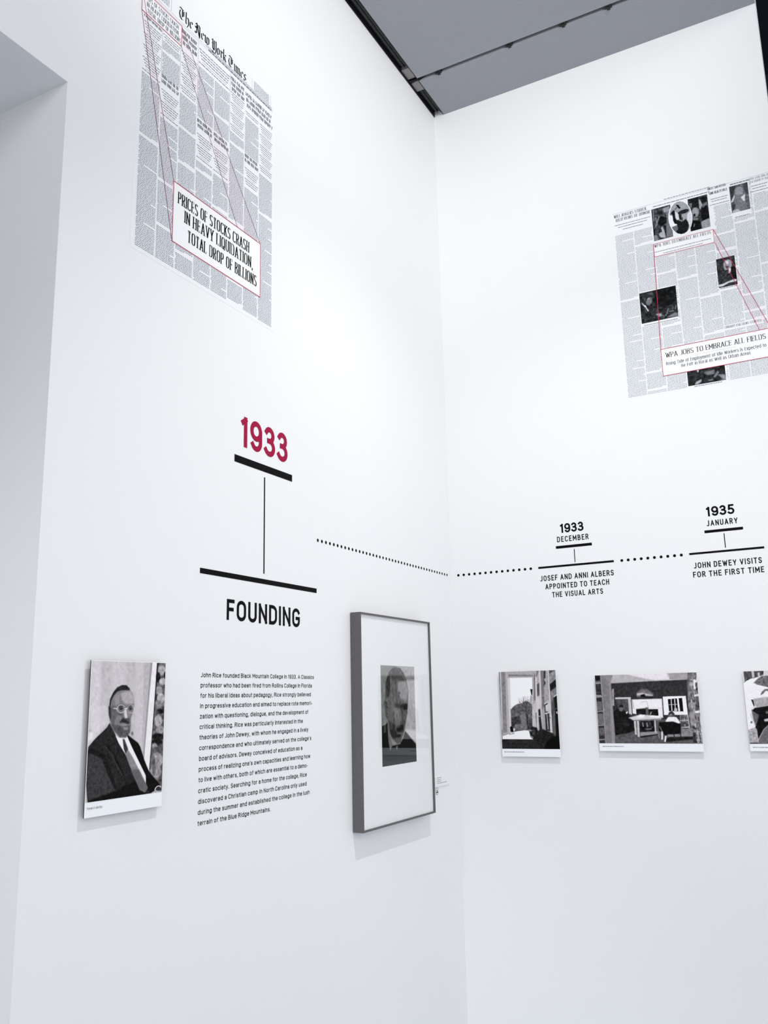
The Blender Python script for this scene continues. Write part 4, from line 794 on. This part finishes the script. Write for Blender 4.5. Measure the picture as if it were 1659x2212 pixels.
dk.quad(RW, .898, 1.59, zt, zt + .0008, .0005); word_line(dk, RW, Rp(1434, 431)[0], Rp(1533, 404)[0], zt + .005, .0032, .0005, .3, .9, .3); word_line(dk, RW, C[2] + .01, 1.33, Rp(1407, 449)[1], .004, .0005, .3, 1, .2)
word_line(dk, RW, C[6], C[6] + .08, zt - .012, .0035, .0005)
for (x0, y0), (x1, y1) in (((1328, 489.6), (1404.6, 468.2)), ((1335.3, 493), (1398, 475.6)), ((1345.6, 496.2), (1389, 484.6)), ((1414.7, 546.3), (1535.9, 515.6)), ((1433, 547.4), (1518.6, 526.4)), ((1535, 432), (1573, 422)), ((1537, 436.5), (1570, 428)), ((1533.5, 444.5), (1575, 434)),
                           ((1622, 404), (1659, 394)), ((1625, 409), (1655, 401)), ((1621, 416.5), (1659, 406)), ((1392, 705), (1464, 688)), ((1588, 470), (1620, 463)), ((1556, 625), (1594, 616)), ((1500, 837), (1560, 824))):
    a, e = Rp(x0, y0), Rp(x1, y1); word_line(dk, RW, a[0], e[0], (a[1] + e[1]) / 2, .0028, .0008, .4, 1.2, .2)
dk.build('deck_text', I_r2, t)['kind'] = 'stuff'
for q in (small,):
    b = MB(); b.quad(RW, *q, .0006); b.build('headline_ground', M_box, t)
def tl(nm, s_, lb, lt, rb, wt=.14, m_=I_rh, off=.0009, **k): return line_px(nm, m_, t, RW, s_, lb, lt, rb, wt, off, serif=True, **k)
tl('small_headline', 'WILL ROGERS STRUCK', (1326.6, 472.6), (1326, 466.2), (1396.3, 453.6)); tl('small_headline', 'RICH VEINS OF HUMOR', (1331, 479.8), (1331, 473.4), (1403.6, 460.6))
tl('small_headline', 'WPA JOBS TO EMBRACE ALL FIELDS', (1414, 535.8), (1413.2, 529.4), (1535.9, 504.8))
tl('small_headline', 'UNCLE SAM OFFERS', (1528.6, 411.8), (1528, 406.8), (1568, 401), .13, gap=.16); tl('small_headline', 'SOME REALTY FIELD', (1531.5, 421.8), (1531, 416.4), (1570.5, 411), .13, gap=.16)
g = MB(); head(g, RW, Rp(1617, 401)[0], 1.585, Rp(1617, 385.5)[1], 2, .0105, .0006); g.build('small_headline', I_r, t)
tl('small_headline', 'LIBRARY FOR FILMS STARTED', (1566, 710.2), (1565.5, 705.2), (1645, 694), .12)
# pictures printed in the page
def news(nm, cvx, tl_, tr_, bl_, res, base, ops, mask=None, lab=None):
    pr = Print(RW, .0008, tl_, tr_, bl_, cvx, res, base); pr.g = pr.g + pr.cloud(14)
    for g_, q, bl2 in ops: pr.p(g_, q, bl2, 8)
    return pr.build(nm, t, COOL, 7, mask, lab)
cA = crop(1400, 400, 11.06)
news('page_photograph', cA, (78, 582), (527, 466), (145, 1340), 80, 74, [(118, [(430, 600), (560, 590), (600, 1215), (430, 1250), (440, 900)], 2), (122, [(100, 580), (130, 580), (150, 860), (120, 880)], 1), (30, [(70, 600), (98, 600), (120, 900), (140, 1340), (90, 1340)], 1),
  (32, [(240, 780), (330, 740), (445, 780), (440, 900), (300, 985), (230, 900)], 1), (40, [(200, 640), (330, 600), (350, 700), (210, 700)], 1), (150, [(340, 560), (500, 500), (530, 600), (380, 660)], 3), (138, [(255, 740), (280, 745), (190, 1000), (170, 1000)], 1), (130, [(165, 780), (190, 780), (230, 960), (210, 960)], 1),
  (172, [(260, 1190), (300, 1030), (340, 985), (400, 1110), (425, 1255), (300, 1250)], 1), (50, [(250, 1040), (320, 1040), (330, 1110), (260, 1150)], 1), (40, [(360, 960), (430, 955), (440, 1255), (410, 1160)], 1), (130, [(150, 1190), (220, 1200), (240, 1320), (150, 1330)], 1), (30, [(130, 1060), (170, 1060), (160, 1200), (130, 1200)], 1)], None, 'dark street scene, left of the oval')
news('page_photograph', cA, (945, 340), (1412, 215), (1015, 1108), 80, 62, [(150, [(1050, 600), (1080, 545), (1150, 528), (1205, 570), (1215, 660), (1180, 750), (1100, 770), (1060, 740)], 2), (40, [(1080, 690), (1130, 680), (1130, 750), (1080, 750)], 1), (120, [(1060, 780), (1195, 785), (1190, 832), (1065, 832)], 1),
  (160, [(1205, 340), (1235, 340), (1300, 470), (1250, 580), (1225, 560)], 1), (30, [(1240, 300), (1380, 260), (1400, 380), (1290, 420)], 1), (112, [(1290, 470), (1400, 385), (1420, 500), (1320, 560)], 2), (28, [(1255, 600), (1400, 460), (1470, 770), (1285, 860)], 2), (36, [(950, 330), (1190, 290), (1210, 520), (1050, 540)], 3), (112, [(970, 440), (1050, 430), (1040, 540), (980, 560)], 2),
  (150, [(1270, 870), (1380, 820), (1470, 790), (1490, 990), (1290, 1035)], 2), (24, [(1010, 850), (1250, 850), (1270, 1040), (1020, 1110)], 3), (100, [(1090, 910), (1130, 920), (1110, 1000), (1080, 990)], 1)], None, 'dark picture of two heads, right of the oval')
oc = (772, 780); OV = [(oc[0] + 268 * math.cos(i * .2618) + 12 * math.sin(i * .2618), oc[1] + 392 * math.sin(i * .2618)) for i in range(24)]
OVW = [(oc[0] + 288 * math.cos(i * .2618) + 12 * math.sin(i * .2618), oc[1] + 410 * math.sin(i * .2618)) for i in range(24)]
b = MB(); b.poly(RW, [Rp(*cA(*q)) for q in reversed(OVW)], .0010); b.build('oval_border', M_box, t, 'white rim around the oval picture')
pr = Print(RW, .0013, (480, 420), (1050, 290), (560, 1280), cA, 100, 150)
for g_, q, bl2 in [(156, [(480, 300), (1060, 300), (1000, 560), (760, 560), (640, 620), (500, 760)], 1), (206, [(930, 700), (1040, 560), (1060, 800), (990, 1000), (930, 820)], 3), (205, [(640, 620), (740, 690), (745, 800), (690, 840), (650, 760)], 1), (226, [(500, 700), (580, 740), (620, 900), (700, 945), (560, 1010), (500, 900)], 1),
  (110, [(540, 1010), (690, 960), (720, 1060), (660, 1130), (580, 1080)], 2), (36, [(660, 850), (700, 830), (760, 850), (800, 870), (900, 805), (955, 880), (975, 960), (940, 1100), (860, 1160), (760, 1180), (670, 1140), (680, 1080), (720, 1060), (690, 930), (640, 920)], 1),
  (28, [(522, 735), (555, 650), (600, 600), (632, 610), (648, 780), (690, 850), (690, 900), (640, 925), (600, 850), (585, 720), (555, 690)], 1), (26, [(662, 465), (720, 470), (780, 548), (740, 565), (690, 515)], 0), (60, [(690, 530), (640, 600), (630, 590), (680, 520)], 1), (40, [(730, 690), (800, 700), (800, 830), (760, 830), (735, 770)], 1),
  (158, [(800, 720), (850, 690), (915, 690), (900, 770), (870, 830), (800, 875)], 1), (60, [(800, 770), (830, 770), (820, 860), (800, 850)], 1), (44, [(705, 660), (780, 605), (900, 568), (968, 575), (965, 620), (900, 665), (800, 690), (725, 700)], 0)]: pr.p(g_, q, bl2, 6)
pr.build('page_photograph', t, COOL, 4, OV, 'oval picture of a performer with hat and raised arm')
cD = crop(1540, 370, 8.506)
news('page_photograph', cD, (296, 287), (632, 197), (352, 772), 70, 104, [(66, [(290, 280), (420, 250), (390, 400), (340, 560)], 3), (74, [(540, 240), (640, 200), (660, 420), (600, 400)], 3), (146, [(400, 330), (440, 290), (520, 280), (560, 350), (540, 440), (440, 450), (400, 410)], 3), (122, [(390, 440), (560, 420), (640, 700), (400, 740)], 4),
  (196, [(325, 585), (350, 520), (395, 430), (400, 470), (370, 560)], 1), (214, [(510, 480), (560, 440), (588, 405), (588, 550), (560, 540)], 2), (70, [(340, 610), (420, 600), (400, 690), (352, 730)], 3), (180, [(360, 735), (450, 685), (500, 720), (530, 770), (380, 790)], 2)], None, 'grey half-length picture of a person, topmost at right')
news('page_photograph', cD, (60, 1617), (400, 1543), (106, 2150), 70, 58, [(160, [(190, 1700), (215, 1640), (290, 1615), (340, 1650), (350, 1730), (310, 1790), (220, 1820), (195, 1760)], 2), (214, [(230, 1650), (280, 1645), (290, 1700), (240, 1700)], 2), (70, [(225, 1740), (300, 1740), (260, 1800)], 2), (226, [(285, 1800), (335, 1765), (325, 1850), (295, 1880)], 1),
  (32, [(330, 1770), (430, 1720), (455, 2000), (350, 1980)], 2), (196, [(106, 2085), (190, 2065), (260, 2030), (400, 1975), (440, 1985), (430, 2020), (300, 2045), (190, 2110), (110, 2130)], 1)], None, 'dark picture of a speaker crossed by a red line')
cF = crop(1370, 600, 15.08)
news('page_photograph', cF, (160, 522), (1345, 243), (245, 1505), 100, 50, [(116, [(385, 780), (420, 690), (500, 640), (590, 640), (585, 760), (560, 820), (480, 900), (400, 880)], 2), (150, [(440, 660), (520, 650), (500, 700), (430, 720)], 1), (80, [(300, 680), (380, 640), (380, 760), (330, 790)], 2), (84, [(400, 530), (560, 460), (680, 540), (640, 560), (450, 560)], 2),
  (232, [(236, 815), (260, 815), (310, 880), (385, 915), (400, 970), (485, 1085), (440, 1085), (360, 965), (290, 900)], 1), (160, [(700, 1190), (760, 1165), (880, 1160), (900, 1240), (800, 1275), (760, 1230)], 1), (120, [(880, 1170), (1010, 1250), (1000, 1270), (880, 1200)], 1), (156, [(1010, 1180), (1050, 1190), (1060, 1230), (1020, 1225)], 1),
  (140, [(1050, 1170), (1100, 990), (1130, 980), (1080, 1170)], 1), (146, [(1110, 1060), (1180, 1080), (1280, 1050), (1290, 1080), (1160, 1110)], 1), (96, [(1230, 940), (1300, 930), (1260, 1050), (1230, 1030)], 2), (108, [(1340, 880), (1395, 880), (1350, 1040), (1320, 1020)], 1), (126, [(1040, 1300), (1210, 1190), (1330, 1130), (1430, 1140), (1440, 1240), (1120, 1290)], 2),
  (30, [(620, 420), (1345, 260), (1400, 700), (1000, 980), (700, 900)], 8)], None, 'dark picture of a man in a hat at a microphone')
cG = crop(1420, 690, 6.941)
a = Rp(*cG(437, 785)); e = Rp(*cG(1030, 880)); zb_ = Rp(*cG(452, 1003))[1]; ze = Rp(*cG(1040, 905))[1]
pr = Print(RW, .0008, None, None, None, cG, 90, 46, (a[0] + .002, e[0], (zb_ + ze) / 2, cvb + .01)); pr.g = pr.g + pr.cloud(12)
for g_, q, bl2 in [(206, [(590, 765), (622, 755), (612, 800)], 0), (116, [(700, 790), (860, 750), (855, 820), (740, 835)], 2), (168, [(560, 980), (580, 935), (660, 893), (665, 930), (610, 970)], 1), (128, [(838, 862), (900, 770), (930, 790), (870, 870)], 1), (136, [(900, 825), (1010, 820), (1040, 890), (970, 885)], 2), (112, [(750, 910), (830, 885), (840, 915), (770, 925)], 1), (150, [(930, 905), (1040, 870), (1040, 900)], 1)]: pr.p(g_, q, bl2, 8)
pr.build('page_photograph', t, COOL, 7, None, 'dark picture half hidden under the white callout')
# callout
b = MB(); b.quad(RW, cu0, cu1, cvb, cvt, .0014); b.build('callout_ground', M_box, t, 'white enlarged headline box')
line_px('callout_line', M_black, t, RW, 'WPA JOBS TO EMBRACE ALL FIELDS', (1438.6, 773.6), (1437, 763.2), (1654.6, 731), .12, .0018, serif=True, gap=.12, space=.4, thin=.035)
a, e = Rp(*cG(565, 525)), Rp(*cG(1175, 415)); b = MB(); b.quad(RW, a[0], e[0], (a[1] + e[1]) / 2, (a[1] + e[1]) / 2 + .0007, .0017); b.build('thin_rule', M_grey, t)
Hh = Rp(1439, 783.2)[1] - Rp(1439.4, 790)[1]
for s_, p_, q_ in (('Rising Tide of Employment of Idle Workers Is Expected to', (1439.6, 790), (1655.5, 747.8)), ('Be Felt in Rural as Well as Urban Areas', (1472.5, 793.6), (1621.8, 764.9))):
    a, e = Rp(*p_), Rp(*q_); b = MB(); letter_line(b, RW, .0018, s_, a[0], e[0], (a[1] + e[1]) / 2, Hh, .12, gap=.13, space=.42, serif=True, thin=.06); b.build('callout_line', I_h, t)
red('callout_outline', RW, [(cu0, cvb), (cu1, cvb), (cu1, cvt), (cu0, cvt)], .0020, .0020, None, True)
red('headline_outline', RW, [(small[0], small[2]), (small[1], small[2]), (small[1], small[3]), (small[0], small[3])], .0017, .0016, None, True)
red('leader_line', RW, [(small[0], small[3]), (cu0, cvt)], .0024, .0018)
red('leader_line', RW, [(small[1], small[3]), (cu1, cvt)], .0017, .0018); e = Rp(1640.8, 712.5)
red('leader_line', RW, [(small[1], small[2]), (e[0], cvt)], .0017, .0018)
film(RW, [(small[1], small[2]), (e[0], cvt), (cu1, cvt), (small[1], small[3])])
